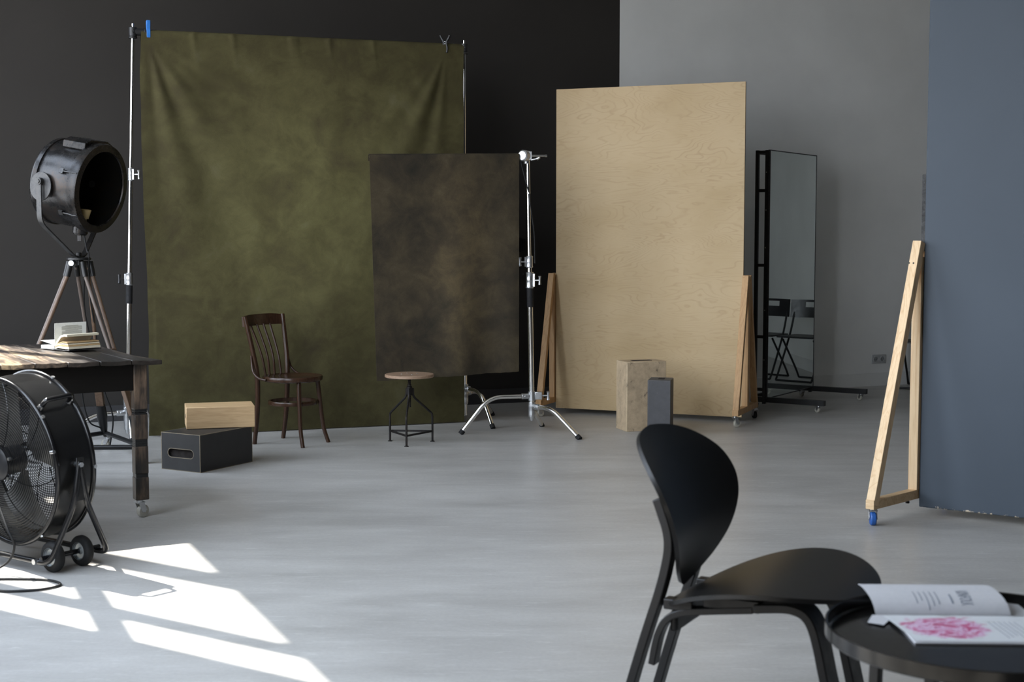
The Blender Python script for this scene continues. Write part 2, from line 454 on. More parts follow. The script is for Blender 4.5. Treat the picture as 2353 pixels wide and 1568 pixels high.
M['page'] = paper('book page', (.66, .60, .45)); M['page_pale'] = paper('pale page', (.72, .72, .68)); M['page_tan'] = paper('tan page edges', (.50, .34, .17))
M['mag'] = paper('magazine paper', (.60, .61, .64))
M['ink'] = plain('grey ink', (.22, .25, .31), .8); M['ink_dark'] = plain('book ink', (.24, .22, .17), .8)
M['blade'] = plain('grey fan blade', (.16, .155, .145), .32, .8)
M['drum'] = plain('black drum enamel', (.007, .007, .007), .24, 0, .05, 8, spec=.4)
M['drum_in'] = plain('drum inside', (.33, .32, .30), .3, .9)
M['hub'] = plain('grey wheel hub', (.36, .38, .38), .34, .8)
n_ = NT('mirror glass'); n_.col((.70, .76, .74)); n_.rough(.012); n_.b.inputs['Metallic'].default_value = 1.; M['mirror'] = n_.m

# ------------------------------------------------------------------ the room
NW, UW = V((.9135, .4067, 0)), V((.4067, -.9135, 0))         # window wall: normal into the room, direction towards the camera
def RS(r, s, z=0): return NW * r + UW * s + V((0, 0, z))
WA = V((-3.19, 10.597, 0)); WD = V((.9317, .3634, 0)); WN = V((.3634, -.9317, 0))   # back wall: a point, its direction, its normal
def BW(s, o=0, z=0): return WA + WD * s + WN * o + V((0, 0, z))
CEIL = 4.75
b = MB(); b.box((2, 6, -.05), (24, 24, .1)); struct(b.build('floor', M['floor'], smooth=False), 'grey polished micro cement floor', 'floor')
b = MB(); b.prism([tuple(RS(r_, s_)[:2]) for r_, s_ in ((-.66, -12.4), (-.66, 3.3), (11.7, 3.3), (11.7, -12.4))], CEIL, CEIL + .1); struct(b.build('ceiling', M['ceiling'], smooth=False), 'pale ceiling', 'ceiling')
def wallseg(name, s0, s1, mat, lab):
    b = MB(); b.beam(BW((s0), -.05, CEIL / 2), BW(s1, -.05, CEIL / 2), .1, CEIL)
    return struct(b.build(name, mat, smooth=False), lab, 'wall')
CS = 4.402   # where charcoal paint meets grey paint
wallseg('wall_back_left', -2.6, CS, M['dark_wall'], 'charcoal painted back wall')
wallseg('wall_back_right', CS, 13., M['grey_wall'], 'pale grey painted back wall beyond the charcoal part')
for nm, s0, s1, mt, lb in (('baseboard_left', -2.6, CS, M['trim_dark'], 'charcoal baseboard'), ('baseboard_right', CS, 13., M['trim_grey'], 'grey baseboard')):
    b = MB(); b.beam(BW(s0, .008, .06), BW(s1, .008, .06), .016, .12); struct(b.build(nm, mt, smooth=False), lb + ' under the back wall', 'baseboard')
# window wall on the left, just outside the picture
RW = -.6; HEAD, SILL = 4.40, .75
WIN = [(-10.22, -7.16), (-6.1, -2.9)]
b = MB(); edges = [-12.5] + [e for w in WIN for e in w] + [3.2]
for i in range(0, len(edges), 2):
    b.beam(RS(RW - .03, edges[i], CEIL / 2), RS(RW - .03, edges[i + 1], CEIL / 2), .06, CEIL)
for s0, s1 in WIN:
    b.beam(RS(RW - .03, s0, SILL / 2), RS(RW - .03, s1, SILL / 2), .06, SILL)
    b.beam(RS(RW - .03, s0, (HEAD + CEIL) / 2), RS(RW - .03, s1, (HEAD + CEIL) / 2), .06, CEIL - HEAD)
struct(b.build('wall_left', M['white_wall'], smooth=False), 'window wall', 'wall')
b = MB(); b.beam(RS(11.6, -13, CEIL / 2), RS(11.6, 3.5, CEIL / 2), .1, CEIL); struct(b.build('wall_right', M['mid_wall'], smooth=False), 'far right wall', 'wall')
b = MB(); b.beam(RS(-.8, 3.2, CEIL / 2), RS(12, 3.2, CEIL / 2), .1, CEIL); struct(b.build('wall_front', M['dark_wall'], smooth=False), 'wall behind the camera', 'wall')
for i, (s0, s1) in enumerate(WIN):
    b = MB()
    bars = [(-7.642, -7.502), (-8.765, -8.50), (-9.75, -9.60)] if i == 0 else [(s1 - 1.2, s1 - 1.06), (s0 + .95, s0 + 1.1)]
    for a, c in bars:
        b.beam(RS(RW - .015, (a + c) / 2, SILL), RS(RW - .015, (a + c) / 2, HEAD), c - a, .04, NW)
    b.beam(RS(RW - .015, s0, 3.095), RS(RW - .015, s1, 3.095), .03, .2)
    for z in (SILL + .02, HEAD - .015): b.beam(RS(RW - .015, s0, z), RS(RW - .015, s1, z), .04, .04 if z < 2 else .03)
    struct(b.build('window_%d' % (i + 1), M['window'], smooth=False), 'tall divided window', 'window')
    w = bpy.data.lights.new('window_portal', 'AREA'); w.shape = 'RECTANGLE'; w.size = s1 - s0; w.size_y = HEAD - SILL; w.cycles.is_portal = True
    o = bpy.data.objects.new('window_portal', w); col.objects.link(o)
    o.location = RS(RW - .08, (s0 + s1) / 2, (HEAD + SILL) / 2)
    o.rotation_euler = Matrix((UW, V((0, 0, 1)), -NW)).transposed().to_euler()
# sun and sky
SUND = V((.8329, -.5534, -1.235)).normalized()
L = bpy.data.lights.new('sun', 'SUN'); L.energy = 11.; L.angle = R(.55); L.color = (1, .955, .88)
so = bpy.data.objects.new('sun', L); col.objects.link(so); so.location = (-6, 9, 9); so.rotation_euler = SUND.to_track_quat('-Z', 'Y').to_euler()
W = bpy.data.worlds.new('sky'); sc.world = W; W.use_nodes = True; t = W.node_tree; bg = t.nodes['Background']
tc = t.nodes.new('ShaderNodeTexCoord'); sp = t.nodes.new('ShaderNodeSeparateXYZ'); rp = t.nodes.new('ShaderNodeValToRGB')
t.links.new(tc.outputs['Generated'], sp.inputs[0]); mm = t.nodes.new('ShaderNodeMath'); mm.operation = 'MULTIPLY_ADD'; mm.inputs[1].default_value = .5; mm.inputs[2].default_value = .5
t.links.new(sp.outputs[2], mm.inputs[0]); t.links.new(mm.outputs[0], rp.inputs[0])
e = rp.color_ramp.elements; e[0].position = .46; e[0].color = (.16, .15, .14, 1); e[1].position = 1.; e[1].color = (.66, .79, 1., 1)
k = e.new(.5); k.color = (.90, .94, 1., 1); k = e.new(.7); k.color = (.78, .87, 1., 1)
t.links.new(rp.outputs[0], bg.inputs[0]); bg.inputs[1].default_value = 5.4

# ------------------------------------------------------------------ shared small pieces
def caster(parent, p, yaw=0., r=.03, wheel_mat=None, name='caster', world=True, top=None):
    """swivel caster standing at p (floor contact) under a bar; fork + plate with the wheel as its child"""
    wm = wheel_mat or M['rubber']; p = V(p); d = V((math.cos(yaw), math.sin(yaw), 0)); a = V((-d.y, d.x, 0)); h = top or 2.5 * r
    b = MB(); c = p + V((0, 0, r)); q = p - d * (r * .6)
    for sg in (-1, 1):
        b.beam(c + a * (sg * r * .55), V((q.x, q.y, h - .012)) + a * (sg * r * .55), r * .14, r * .9, d)
    b.box((0, 0, 0), (r * 1.3, r * 1.35, .006), Matrix.Translation(V((q.x, q.y, h - .012))) @ Matrix.Rotation(yaw, 4, 'Z'))
    b.cyl((q.x, q.y, h - .012), (q.x, q.y, h), r * .6, 14); b.cyl(c - a * r * .65, c + a * r * .65, r * .2, 10)
    f = b.build(name, M['steel'], parent, .001, world=world)
    b = MB(); w = r * .42
    b.lathe([(r * .35, -w), (r * .86, -w), (r, -w * .6), (r, w * .6), (r * .86, w), (r * .35, w)], 24, axisM(c, a))
    b.build('wheel', wm, f, world=world)
    return f

# ------------------------------------------------------------------ green backdrop with its stands
CA, CB = V((-2.53, 9.865, 0)), V((-.355, 10.622, 0)); CD = (CB - CA).normalized(); CN = V((CD.y, -CD.x, 0)); CL = (CB - CA).length; CZ = 2.785
def cloth_off(u, z):
    """billow of the hung canvas towards the room at distance u along the bar and height z"""
    d = 0.
    for (cu, cz, fans) in ((.045, 2.74, ((-57, .085, .026), (-69, .05, -.010), (-77, .06, .018), (-86, .04, -.010), (-42, .06, .010), (-27, .05, .007))),
                           (2.17, 2.75, ((-114, .075, .026), (-103, .045, -.008), (-97, .05, .012), (-130, .07, .010)))):
        x, y = u - cu, z - cz; r = math.hypot(x, y)
        if r < 1e-4: continue
        a = math.degrees(math.atan2(y, x))
        for a0, w, am in fans:
            d += am * math.exp(-((a - a0) / (w * 100)) ** 2) * min(1, r / .34) ** 1.4 * math.exp(-max(0, r - .4) / 1.7)
    fall = min(1, (CZ - z) / .25)
    d += fall * .014 * mnoise.noise((u * 1.9, z * .9, 3.3)) + .006 * mnoise.noise((u * 5, z * 2.2, 1.1)) * fall
    d += .05 * math.sin(PI * u / CL) * fall * .4
    for cu in (.35, .62, 1.03, 1.06, 1.3, 1.62):                       # small gathers just under the bar
        d += .010 * math.exp(-((u - cu - (CZ - z) * .12) / .018) ** 2) * math.exp(-(CZ - z) / .09)
    return d
G = []
nu, nz = 170, 190
for i in range(nu + 1):
    u = CL * i / nu * 1.0; row = []
    for j in range(nz + 1):
        z = .006 + (CZ - .006) * j / nz
        wob = .008 * mnoise.noise((0, z * 3, 7)) if i in (0, nu) else 0
        edge = (.012 * math.sin(z * 2.2)) * (1 if i < 4 else 0)
        p = CA + CD * (u - .01 + wob + edge) + CN * (.02 + cloth_off(u, z)); row.append((p.x, p.y, z))
    for a in (PI / 4, PI / 2, 3 * PI / 4, PI):          # folded over the bar and a hand down the back
        q = p + CN * (.0275 * (math.cos(a) - 1)); row.append((q.x, q.y, CZ + .022 * math.sin(a)))
    q = p - CN * .062; row.append((q.x, q.y, CZ - .18)); G.append(row)
ctr = CA + CD * CL / 2
root = bpy.data.objects.new('tmp', None); root.location = (ctr.x, ctr.y, 0); root.rotation_euler = (0, 0, math.atan2(CD.y, CD.x))
b = MB(); b.sheet(G, .0025)
inv = (Matrix.Translation(root.location) @ Matrix.Rotation(root.rotation_euler.z, 4, 'Z')).inverted()
b.v = [inv @ p for p in b.v]
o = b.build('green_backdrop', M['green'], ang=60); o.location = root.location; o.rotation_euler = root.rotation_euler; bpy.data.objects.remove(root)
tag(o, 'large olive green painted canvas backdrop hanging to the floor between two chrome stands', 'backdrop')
# crossbar carrying it
LS, RSt = V((-2.592, 9.85, 2.79)), V((-.355, 10.63, 2.78))
t = thing('crossbar', 'bar with black end clamps carrying the large green backdrop between its stands', 'bar', (0, 0, 0))
b = MB(); b.cyl(LS + CD * .1, RSt - CD * .06, .016, 14); b.build('bar', M['black_metal'], t, world=True)
for P, sg in ((LS, 1), (RSt, -1)):
    b = MB(); dz = V((0, 0, 1)); q = P
    b.cyl(q - dz * .032, q + dz * .03, .028, 18); b.cyl(q - dz * .045, q - dz * .034, .03, 18)
    b.cyl(q, q + CD * (sg * .075), .026, 16, .024); b.cyl(q + CD * (sg * .075), q + CD * (sg * .088), .028, 16); b.cyl(q + CD * (sg * .088), q + CD * (sg * .15), .019, 14)
    b.cyl(q - CN * -.03, q + CN * .042, .008, 12)
    b.build('end_clamp', M['black'], t, world=True, bevel=.002)
def clamp(p, mat, nm, label, sp=.030, lean=0.):
    """spring clamp biting over the bar: two jaws, two handles, spring"""
    t = thing(nm, label, 'clamp', p, math.atan2(CD.y, CD.x) + lean, 'spring clamps on the green backdrop')
    for sg, mt in ((-1, 1), (1, 1)):
        b = MB(); pts = [(0, sg * .013, -.055), (0, sg * .017, -.02), (0, sg * .010, .02), (0, sg * .020 if sp < .02 else sg * sp * .7, .050), (0, sg * sp, .074)]
        b.ribbon(smoothline(pts, 5), .026, .013, (1, 0, 0)); b.build('jaw', mat, t, .003)
    b = MB()
    for k in range(3): b.tube(arc((-.008 + k * .008, 0, .018), .008, 0, 2 * PI, 12, 'yz')[:-1], .0022, 6, True)
    b.build('spring', M['steel'] if mat is M['black'] else mat, t)
    return t
bp = CA + CD * .04 + V((0, 0, 2.795)) + CN * .0
clamp(bp, M['blue'], 'spring_clamp', 'blue spring clamp at the top left corner of the green backdrop', .016)
bp = CA + CD * 2.155 + V((0, 0, 2.79)) + CN * .012
clamp(bp, M['black'], 'spring_clamp', 'black spring clamp near the top right corner of the green backdrop', .036, R(62))

def cstand(root, base, top, z_sleeve, legs, thick=.019, ztop_pin=True, lean_base=None):
    """chrome grip stand; legs: list of (attach height, direction angle, reach, knee fraction)"""
    base = V(base); top = V(top); H = top.z
    def at(z):
        k = (z - base.z) / (top.z - base.z); return base.lerp(top, k)
    z1, z2, z3 = z_sleeve           # sleeve bottom, first clamp, second clamp
    b = MB(); b.cyl(at(base.z), at(z1), thick, 20); b.build('lower_pole', M['chrome'], root, world=True)
    b = MB(); b.cyl(at(z1 - .01), at(z2 - .02), thick * 1.18, 20); b.build('grip_sleeve', M['sleeve'], root, world=True)
    b = MB(); b.cyl(at(z2), at(z3), thick * .82, 18); b.build('middle_pole', M['chrome'], root, world=True)
    b = MB(); b.cyl(at(z3), at(H - .01), thick * .66, 18)
    if ztop_pin: b.cyl(at(H - .012), at(H + .055), .0085, 12)
    b.build('upper_pole', M['chrome'], root, world=True)
    return at
def collar(root, c, r, h, knob_dir, knob_mat, name='collar'):
    c = V(c); kd = V(knob_dir).normalized(); b = MB()
    b.lathe([(r * .9, -h / 2), (r * 1.12, -h / 2 + .006), (r, -h / 2 + .012), (r, -.004), (r * 1.06, 0), (r, .004), (r, h / 2 - .012), (r * 1.12, h / 2 - .006), (r * .9, h / 2)], 22, Matrix.Translation(c))
    b.box((0, 0, 0), (.022, .02, h * .8), Matrix.Translation(c + kd * r) @ Matrix.Rotation(math.atan2(kd.y, kd.x), 4, 'Z'))
    o = b.build(name, M['alu'] if knob_mat is not M['black'] else M['steel'], root, .001, world=True)
    b = MB(); b.cyl(c + kd * r, c + kd * (r + .04), .006, 10)
    s = V((-kd.y, kd.x, 0)); q = c + kd * (r + .045)
    b.tube([q + V((0, 0, -.03)) + s * .004, q + V((0, 0, -.012)), q + V((0, 0, .012)), q + V((0, 0, .03)) - s * .004], [.011, .008, .008, .011], 10)
    b.build('knob', knob_mat, o, world=True)
    return o
def turtle_legs(root, foot, legs, r=.0155, drop=.045):
    """three stepped legs: bar out from the hub, knee, slanting down to a rubber tip"""
    hub = V(foot)
    for z, tip, kf in legs:
        tip = V(tip); d = (tip - V((hub.x, hub.y, 0))); L_ = d.length; d.normalize()
        h0 = V((hub.x, hub.y, z)); k = h0 + d * (L_ * kf); k.z = z; t2 = tip + V((0, 0, .004))
        path = fillet([h0 + d * .03, k, t2 + (k - t2).normalized() * .03], .10, 8)
        b = MB(); b.tube(path, r, 14); lg = b.build('leg', M['chrome'], root, world=True)
        b = MB(); b.cyl(t2, t2 + (k - t2).normalized() * .032, r * 1.18, 14); b.build('rubber_tip', M['rubber'], lg, world=True)
        b = MB(); b.cyl(h0 - V((0, 0, .032)), h0 + V((0, 0, .032)), .027, 18); b.cyl(h0, h0 + d * .075, .021, 14); b.cyl(h0 + d * .05 + V((-d.y, d.x, 0)) * -.026, h0 + d * .05 + V((-d.y, d.x, 0)) * .026, .007, 10)
        b.build('leg_socket', M['alu'], lg, .002, world=True)
    b = MB(); z0 = min(l[0] for l in legs)
    b.cyl(V((hub.x, hub.y, z0 - drop)), V((hub.x, hub.y, z0 - .02)), .025, 18, .027); b.cyl(V((hub.x, hub.y, z0 - drop - .03)), V((hub.x, hub.y, z0 - drop)), .012, 12, .02)
    b.build('hub_foot', M['alu'], root, .002, world=True)

# left stand of the green backdrop
t = thing('light_stand', 'chrome stand holding the left end of the green backdrop, behind the searchlight', 'stand', (-2.684, 9.85, 0))
at = cstand(t, (-2.684, 9.85, .05), (-2.592, 9.85, 2.79), (.94, 1.10, 1.83), None)
collar(t, at(1.10), .023, .09, (-1, -.2, 0), M['black']); collar(t, at(1.82), .019, .09, (1, -.3, 0), M['alu'])
hub = at(.12)
turtle_legs(t, (hub.x, hub.y, 0), [(.17, (-3.05, 9.62, 0), .58), (.24, (-2.58, 10.18, 0), .5), (.205, (-2.56, 9.5, 0), .5)], drop=.12)
# right stand
t = thing('light_stand', 'chrome stand holding the right end of the green backdrop, partly hidden by the dark cloth', 'stand', (-.355, 10.63, 0))
at = cstand(t, (-.355, 10.63, .05), (-.355, 10.63, 2.78), (.94, 1.10, 1.83), None)
collar(t, at(1.10), .023, .09, (1, -.2, 0), M['alu']); collar(t, at(1.82), .019, .09, (1, -.3, 0), M['alu'])
turtle_legs(t, (-.355, 10.63, 0), [(.255, (-.137, 10.241, 0), .56), (.215, (-.15, 11.0, 0), .5), (.18, (-.80, 10.56, 0), .5)])

# ------------------------------------------------------------------ front stand with the small dark cloth
CB0, CT0 = V((.141, 10.05, .14)), V((.111, 10.05, 1.935))
t = thing('grip_stand', 'chrome grip stand with bent legs holding the small dark cloth, left of the plywood', 'stand', (.141, 10.05, 0))
at = cstand(t, CB0, CT0, (.905, 1.075, 1.215), None, .0195, False)
collar(t, at(1.085), .026, .115, (1, -.15, 0), M['alu']); collar(t, at(1.215), .023, .085, (-1, -.2, 0), M['alu'])
hub = at(.2)
turtle_legs(t, (.141, 10.05, 0), [(.262, (-.364, 9.95, 0), .60), (.188, (.468, 9.70, 0), .42), (.160, (.222, 10.38, 0), .12)], .016)
b = MB(); q = V((.139, 10.05, .265)); b.box(q + V((.05, 0, 0)), (.05, .035, .055)); o = b.build('clamp_bracket', M['alu'], t, .004, world=True)
b = MB(); b.cyl(q + V((.06, 0, 0)), q + V((.115, 0, 0)), .006, 10); b.tube([q + V((.118, .004, -.03)), q + V((.118, 0, -.01)), q + V((.118, 0, .01)), q + V((.118, -.004, .03))], [.013, .009, .009, .013], 10); b.build('knob', M['alu'], o, world=True)
# arm head and arm
CR = V((.0445, 9.985, 1.947)); 
KA, KB = V((-.97, 9.70, 1.93)), V((.045, 10.02, 1.945)); KD = (KB - KA).normalized(); KN = V((KD.y, -KD.x, 0)).normalized()
hd = KA + KD * 1.124; hd.z = 1.935 + .02 * 1.124
b = MB(); b.lathe([(.0, -.026), (.030, -.026), (.040, -.018), (.040, .018), (.030, .026), (0, .026)], 28, axisM(hd + V((-.018, -.02, 0)), (-.55, -.83, 0)))
b.cyl(hd + V((0, .01, -.055)), hd + V((0, .01, .035)), .020, 18); b.box(hd + V((.02, 0, .0)), (.035, .04, .06)); 
b.cyl(hd + V((.03, -.02, -.03)), hd + V((.075, -.035, -.022)), .006, 10); b.cyl(hd + V((.072, -.034, -.024)), hd + V((.092, -.042, -.012)), .011, 12, .008)
b.build('grip_head', M['alu'], t, .002, world=True)
b = MB(); a0 = hd.copy(); AD = V((KD.x, KD.y, .02)).normalized(); b.cyl(a0 - AD * 1.122, a0 + AD * .15, .0075, 14); b.cyl(a0 + KD * .135, a0 + KD * .15, .0095, 12); b.build('arm', M['chrome'], t, world=True)
# dark cloth
KL = 1.062; KZT = 1.935
G = []
for i in range(91):
    u = KL * i / 90; row = []
    zt = KZT + .02 * u; zb = .405 + .038 * u / KL + .004 * mnoise.noise((u * 20, 0, 0))
    if u > .92: zb += .0
    for j in range(101):
        k = j / 100; z = zb + (zt - zb) * k; hang = 1 - k
        off = .035 * hang * math.exp(-((u - .60) / .16) ** 2) - .025 * hang * math.exp(-((u - .82) / .14) ** 2) + .02 * hang * math.exp(-((u - 1.02) / .1) ** 2)
        off += .006 * mnoise.noise((u * 4, z * 1.2, 5)) * hang
        sx = .045 * hang * (1 - u / KL) * 1.0 - .006 * hang
        p = KA + KD * (u + sx) + KN * (.022 + off); row.append((p.x, p.y, z))
    p = KA + KD * u; p.z = 0                          # and over the arm, a little down the back
    for a in (PI / 4, PI / 2, 3 * PI / 4, PI): row.append(tuple(p + KN * (.022 * math.cos(a)) + V((0, 0, zt + .016 * math.sin(a)))))
    row.append(tuple(p - KN * .022 + V((0, 0, zt - .03)))); G.append(row)
b = MB(); b.sheet(G, .004)
kc = KA + KD * KL / 2; inv = (Matrix.Translation((kc.x, kc.y, .4)) @ Matrix.Rotation(math.atan2(KD.y, KD.x), 4, 'Z')).inverted()
b.v = [inv @ p for p in b.v]
o = b.build('dark_cloth', M['umber'], ang=60); o.location = (kc.x, kc.y, .4); o.rotation_euler = (0, 0, math.atan2(KD.y, KD.x))
tag(o, 'small dark umber painted canvas hanging from the chrome arm, behind the stool', 'backdrop')
# strap hung over the arm
t = thing('strap', 'thin black strap looped over the chrome arm, hanging beside the stand', 'strap', (.07, 10.0, 1.9))
b = MB(); s0 = a0 - KD * .045
b.tube(smoothline([s0 + V((0, 0, .012)) + KN * .0, s0 + V((.005, -.012, -.05)), s0 + V((.035, -.025, -.17)), s0 + V((.062, -.035, -.27)), s0 + V((.068, -.036, -.33)), s0 + V((.085, -.03, -.45)), s0 + V((.098, -.028, -.56)), s0 + V((.102, -.02, -.75))], 6), .0045, 8)
b.tube(smoothline([s0 + V((0, 0, .012)), s0 + V((-.016, .006, -.03)), s0 + V((-.022, .004, -.12)), s0 + V((-.024, .004, -.30))], 6), .0045, 8)
b.build('cord', M['rubber'], t, world=True)
b = MB(); b.cyl(s0 + V((.060, -.036, -.262)), s0 + V((.066, -.037, -.345)), .009, 12, .007); b.build('buckle', M['black'], t, world=True)
b = MB(); b.cyl(s0 + V((.0585, -.036, -.255)), s0 + V((.060, -.036, -.265)), .0095, 12); b.build('ring', M['chrome'], t, world=True)

# small black box on the charcoal wall
t = thing('junction_box', 'small glossy black box on the charcoal wall, between dark cloth and chrome stand', 'box', BW(3.42, 0, 1.32), math.atan2(WD.y, WD.x))
b = MB(); b.box((-.02, -.03, 0), (.18, .06, .115)); b.build('body', M['black_gloss'], t, .012, 3)
b = MB(); b.cyl((.075, -.03, -.05), (.075, -.03, .05), .03, 20); b.build('end_roll', M['black_gloss'], t, .004)
for x, z in ((-.03, .03), (.025, .032), (.002, -.022)):
    b = MB(); b.cyl((x, -.060, z), (x, -.064, z), .005, 10); b.build('screw', M['steel'], t)

# ------------------------------------------------------------------ plywood flat on A-frame feet
PA, PB = V((.345, 11.18, 0)), V((1.722, 10.59, 0)); PD = (PB - PA).normalized(); PN = V((PD.y, -PD.x, 0))
PLn = (PB - PA).length; pc = (PA + PB) / 2
t = thing('plywood_flat', 'tall birch plywood panel standing on brown wooden A-frame feet with casters', 'panel', (pc.x, pc.y, 0), math.atan2(PD.y, PD.x))
b = MB(); b.box((0, .009, .038 + 1.247), (PLn, .018, 2.494)); o = b.build('panel', [M['ply']], t, .0015)
me = o.data; me.materials.append(M['ply_edge'])
for p in me.polygons:
    if abs(p.normal.y) < .5: p.material_index = 1
for sg in (-1, 1):
    E = V((sg * (PLn / 2), .009, 0)); out = V((sg, 0, 0)); x = E + out * .026
    zb = .105
    b = MB(); b.beam(x + V((0, -.31, zb)), x + V((0, .31, zb)), .046, .044); b.build('brace_base', M['pine_brown'], t, .002)
    b = MB(); b.beam(x + V((0, 0, zb + .02)), x + V((0, 0, 1.05)), .044, .060, (0, 1, 0)); b.build('brace_post', M['pine_brown'], t, .002)
    for dy in (-1, 1):
        b = MB(); f = x + out * .012 * 0 + V((0, dy * .285, zb + .0)); a = x + V((0, dy * .028, 1.10))
        b.beam(f, a, .046, .040, (0, 1, 0)); lg = b.build('brace_strut', M['pine_brown'], t, .002)
        b = MB()
        for qx, qz in ((-.010, 0), (.010, 0), (0, -.02)): b.cyl(a + V((qx, dy * .012, -.03 + qz)), a + V((qx, dy * .026, -.03 + qz)), .0035, 8)
        b.build('screws', M['iron_dark'], lg)
        caster(t, (x.x + .006, dy * .27, 0), R(90 + 40 * dy) + math.atan2(0, 1), .028, M['rubber'] if dy > 0 else M['clear'], world=False, top=.083)

# ------------------------------------------------------------------ rolling mirror
MP, MD = V((2.05, 11.377, 0)), V((math.cos(R(57.2)), math.sin(R(57.2)), 0)); MN = V((MD.y, -MD.x, 0)); MW = 1.015
t = thing('mirror_stand', 'tall narrow mirror on a black steel rolling frame, right of the plywood', 'mirror', MP, R(57.2))
# local: x along the mirror, -y towards the room
b = MB(); b.box((MW / 2, 0, 1.082), (MW, .006, 1.976)); o = b.build('mirror_glass', M['mirror'], t)
b = MB()
for x in (0, MW): b.box((x, .004, 1.082), (.008, .018, 1.99))
for z in (.09, 2.074): b.box((MW / 2, .004, z), (MW, .018, .008))
b.build('mirror_trim', M['iron'], t)
b = MB()
for y in (.022, .105):
    for x in (.0, MW):
        b.box((x, y, 1.06), (.028, .026, 2.03))
    for z in (2.06, .10): b.box((MW / 2, y, z), (MW, .026, .03))
b.build('frame', M['black_metal'], t, .002)
for x in (0, MW):
    for z in (2.06, 1.755, 1.16, .585, .16):
        b = MB(); b.box((x, .063, z), (.024, .075, .024)); b.build('rung', M['black_metal'], t, .001)
for x in (0.02, MW):
    b = MB(); b.box((x, -.17, .078), (.045, .62, .042)); ft = b.build('foot', M['black_metal'], t, .002)
for x in (0.02, MW):
    caster(t, (x, -.42, 0), R(60), .024, M['clear'], world=False, top=.06); caster(t, (x, .10, 0), R(60), .024, M['clear'], world=False, top=.06)
b = MB()
for z in (.4, .8, 1.3, 1.6, 1.9): b.cyl((-.014, .022, z), (-.017, .022, z), .004, 8)
b.build('rivets', M['steel'], t)

# ------------------------------------------------------------------ wall outlet
t = thing('power_outlet', 'grey double power socket on the grey wall, low down between mirror and blue panel', 'socket', BW(7.078, 0, .25), math.atan2(WD.y, WD.x))
b = MB(); b.box((0, -.006, 0), (.155, .012, .082)); b.build('cover_plate', M['white_plastic'], t, .003)
for x in (-.037, .037):
    b = MB(); b.lathe([(.027, 0), (.027, .004), (.0215, .004), (.020, -.004), (0, -.004)], 26, axisM((x, -.012, 0), (0, -1, 0))); s_ = b.build('socket', M['white_plastic'], t)
    b = MB()
    for dx in (-.0095, .0095): b.cyl((x + dx, -.011, 0), (x + dx, -.0145, 0), .003, 8)
    b.build('pin_hole', M['black'], s_)

# ------------------------------------------------------------------ folding chairs (one seen whole only in the mirror)
def folding_chair(label, loc, rz):
    t = thing('folding_chair', label, 'chair', loc, rz, 'folding chairs along the grey wall')
    for sg in (-1, 1):                       # back frame: back legs' tops lean against; front at -y
        b = MB(); b.tube(smoothline([(sg * .19, -.20, .012), (sg * .19, -.13, .12), (sg * .185, .06, .46), (sg * .18, .16, .76)], 6), .010, 10); b.build('front_tube', M['black_metal'], t)
        b = MB(); b.tube(smoothline([(sg * .165, .20, .012), (sg * .165, .12, .12), (sg * .165, -.12, .40)], 6), .010, 10); b.build('rear_tube', M['black_metal'], t)
    b = MB(); b.tube([(-.19, -.20, .012), (.19, -.20, .012)], .010, 10); b.build('floor_bar', M['black_metal'], t)
    b = MB(); b.tube([(-.165, .20, .012), (.165, .20, .012)], .010, 10); b.build('floor_bar', M['black_metal'], t)
    poly = [(-.19, -.2), (.19, -.2), (.20, -.16), (.19, .14), (.16, .17), (-.16, .17), (-.19, .14), (-.20, -.16)]
    b = MB(); b.prism(poly, .42, .435); b.build('seat', M['black'], t, .004)
    G = []
    for i in range(17):
        x = -.215 + .43 * i / 16; G.append([(x, .105 + .05 * (1 - (x / .215) ** 2) + .10 * (z - .60), z) for z in (.60, .64, .70, .75, .772)])
    # backrest with a hand slot in the upper middle
    b = MB(); b.sheet([[g[0], g[1], g[2]] for g in G], .012); b.sheet([[g[3], g[4]] for g in G], .012)
    b.sheet([[g[2], g[3]] for g in G[:6]], .012); b.sheet([[g[2], g[3]] for g in G[11:]], .012)
    b.build('backrest', M['black'], t)
    return t
FA = R(-25)
p = V((3.77, 12.98, 0)); fc = folding_chair('black folding chair by the grey wall, nearer to the power socket', p, FA)
p = V((4.20, 12.81, 0)); dup(fc, p, FA, 'black folding chair farther from the socket than its twin, left one in the mirror')

# ------------------------------------------------------------------ blue-grey flat on the right
BA = V((2.05, 7.086, 0)); BD = V((.8241, -.5664, 0)); BN = V((-.5664, -.8241, 0))
t = thing('blue_flat', 'tall slate blue painted panel on pale pine feet, at the right edge', 'panel', BA, math.atan2(BD.y, BD.x))
b = MB(); b.box((.95, .011, .041 + 1.45), (1.9, .022, 2.9)); b.build('panel', M['blue_panel'], t, .006, 2)
b = MB(); b.box((.15, .034, 1.31), (.352, .022, .80)); b.build('felt_pad', M['felt'], t, .003, label='grey felt pad behind the panel')
BB = V((-.7071, -.7071, 0)); loc = Matrix.Rotation(-math.atan2(BD.y, BD.x), 3, 'Z')
bb = loc @ BB
e0 = V((-.028, .005, 0)); f0 = e0 + bb * .40
def pt(v, z): return V((v.x, v.y, z))
b = MB(); b.beam(pt(e0 - bb * .36, .105), pt(f0 + bb * .02, .105), .046, .046); b.build('brace_base', M['pine_base'], t, .002)
b = MB(); b.beam(pt(e0, .128), pt(e0, 1.30), .046, .046, (0, 1, 0)); b.build('brace_post', M['pine'], t, .002)
b = MB(); b.beam(pt(f0, .10), pt(e0 + bb * .02 + V((.010, 0, 0)), 1.375), .046, .044, bb); sgm = b.build('brace_strut', M['pine'], t, .002)
b = MB(); b.beam(pt(e0 - bb * .34, .10), pt(e0 - bb * .03, 1.33), .058, .044, bb); b.build('brace_strut', M['pine'], t, .002)
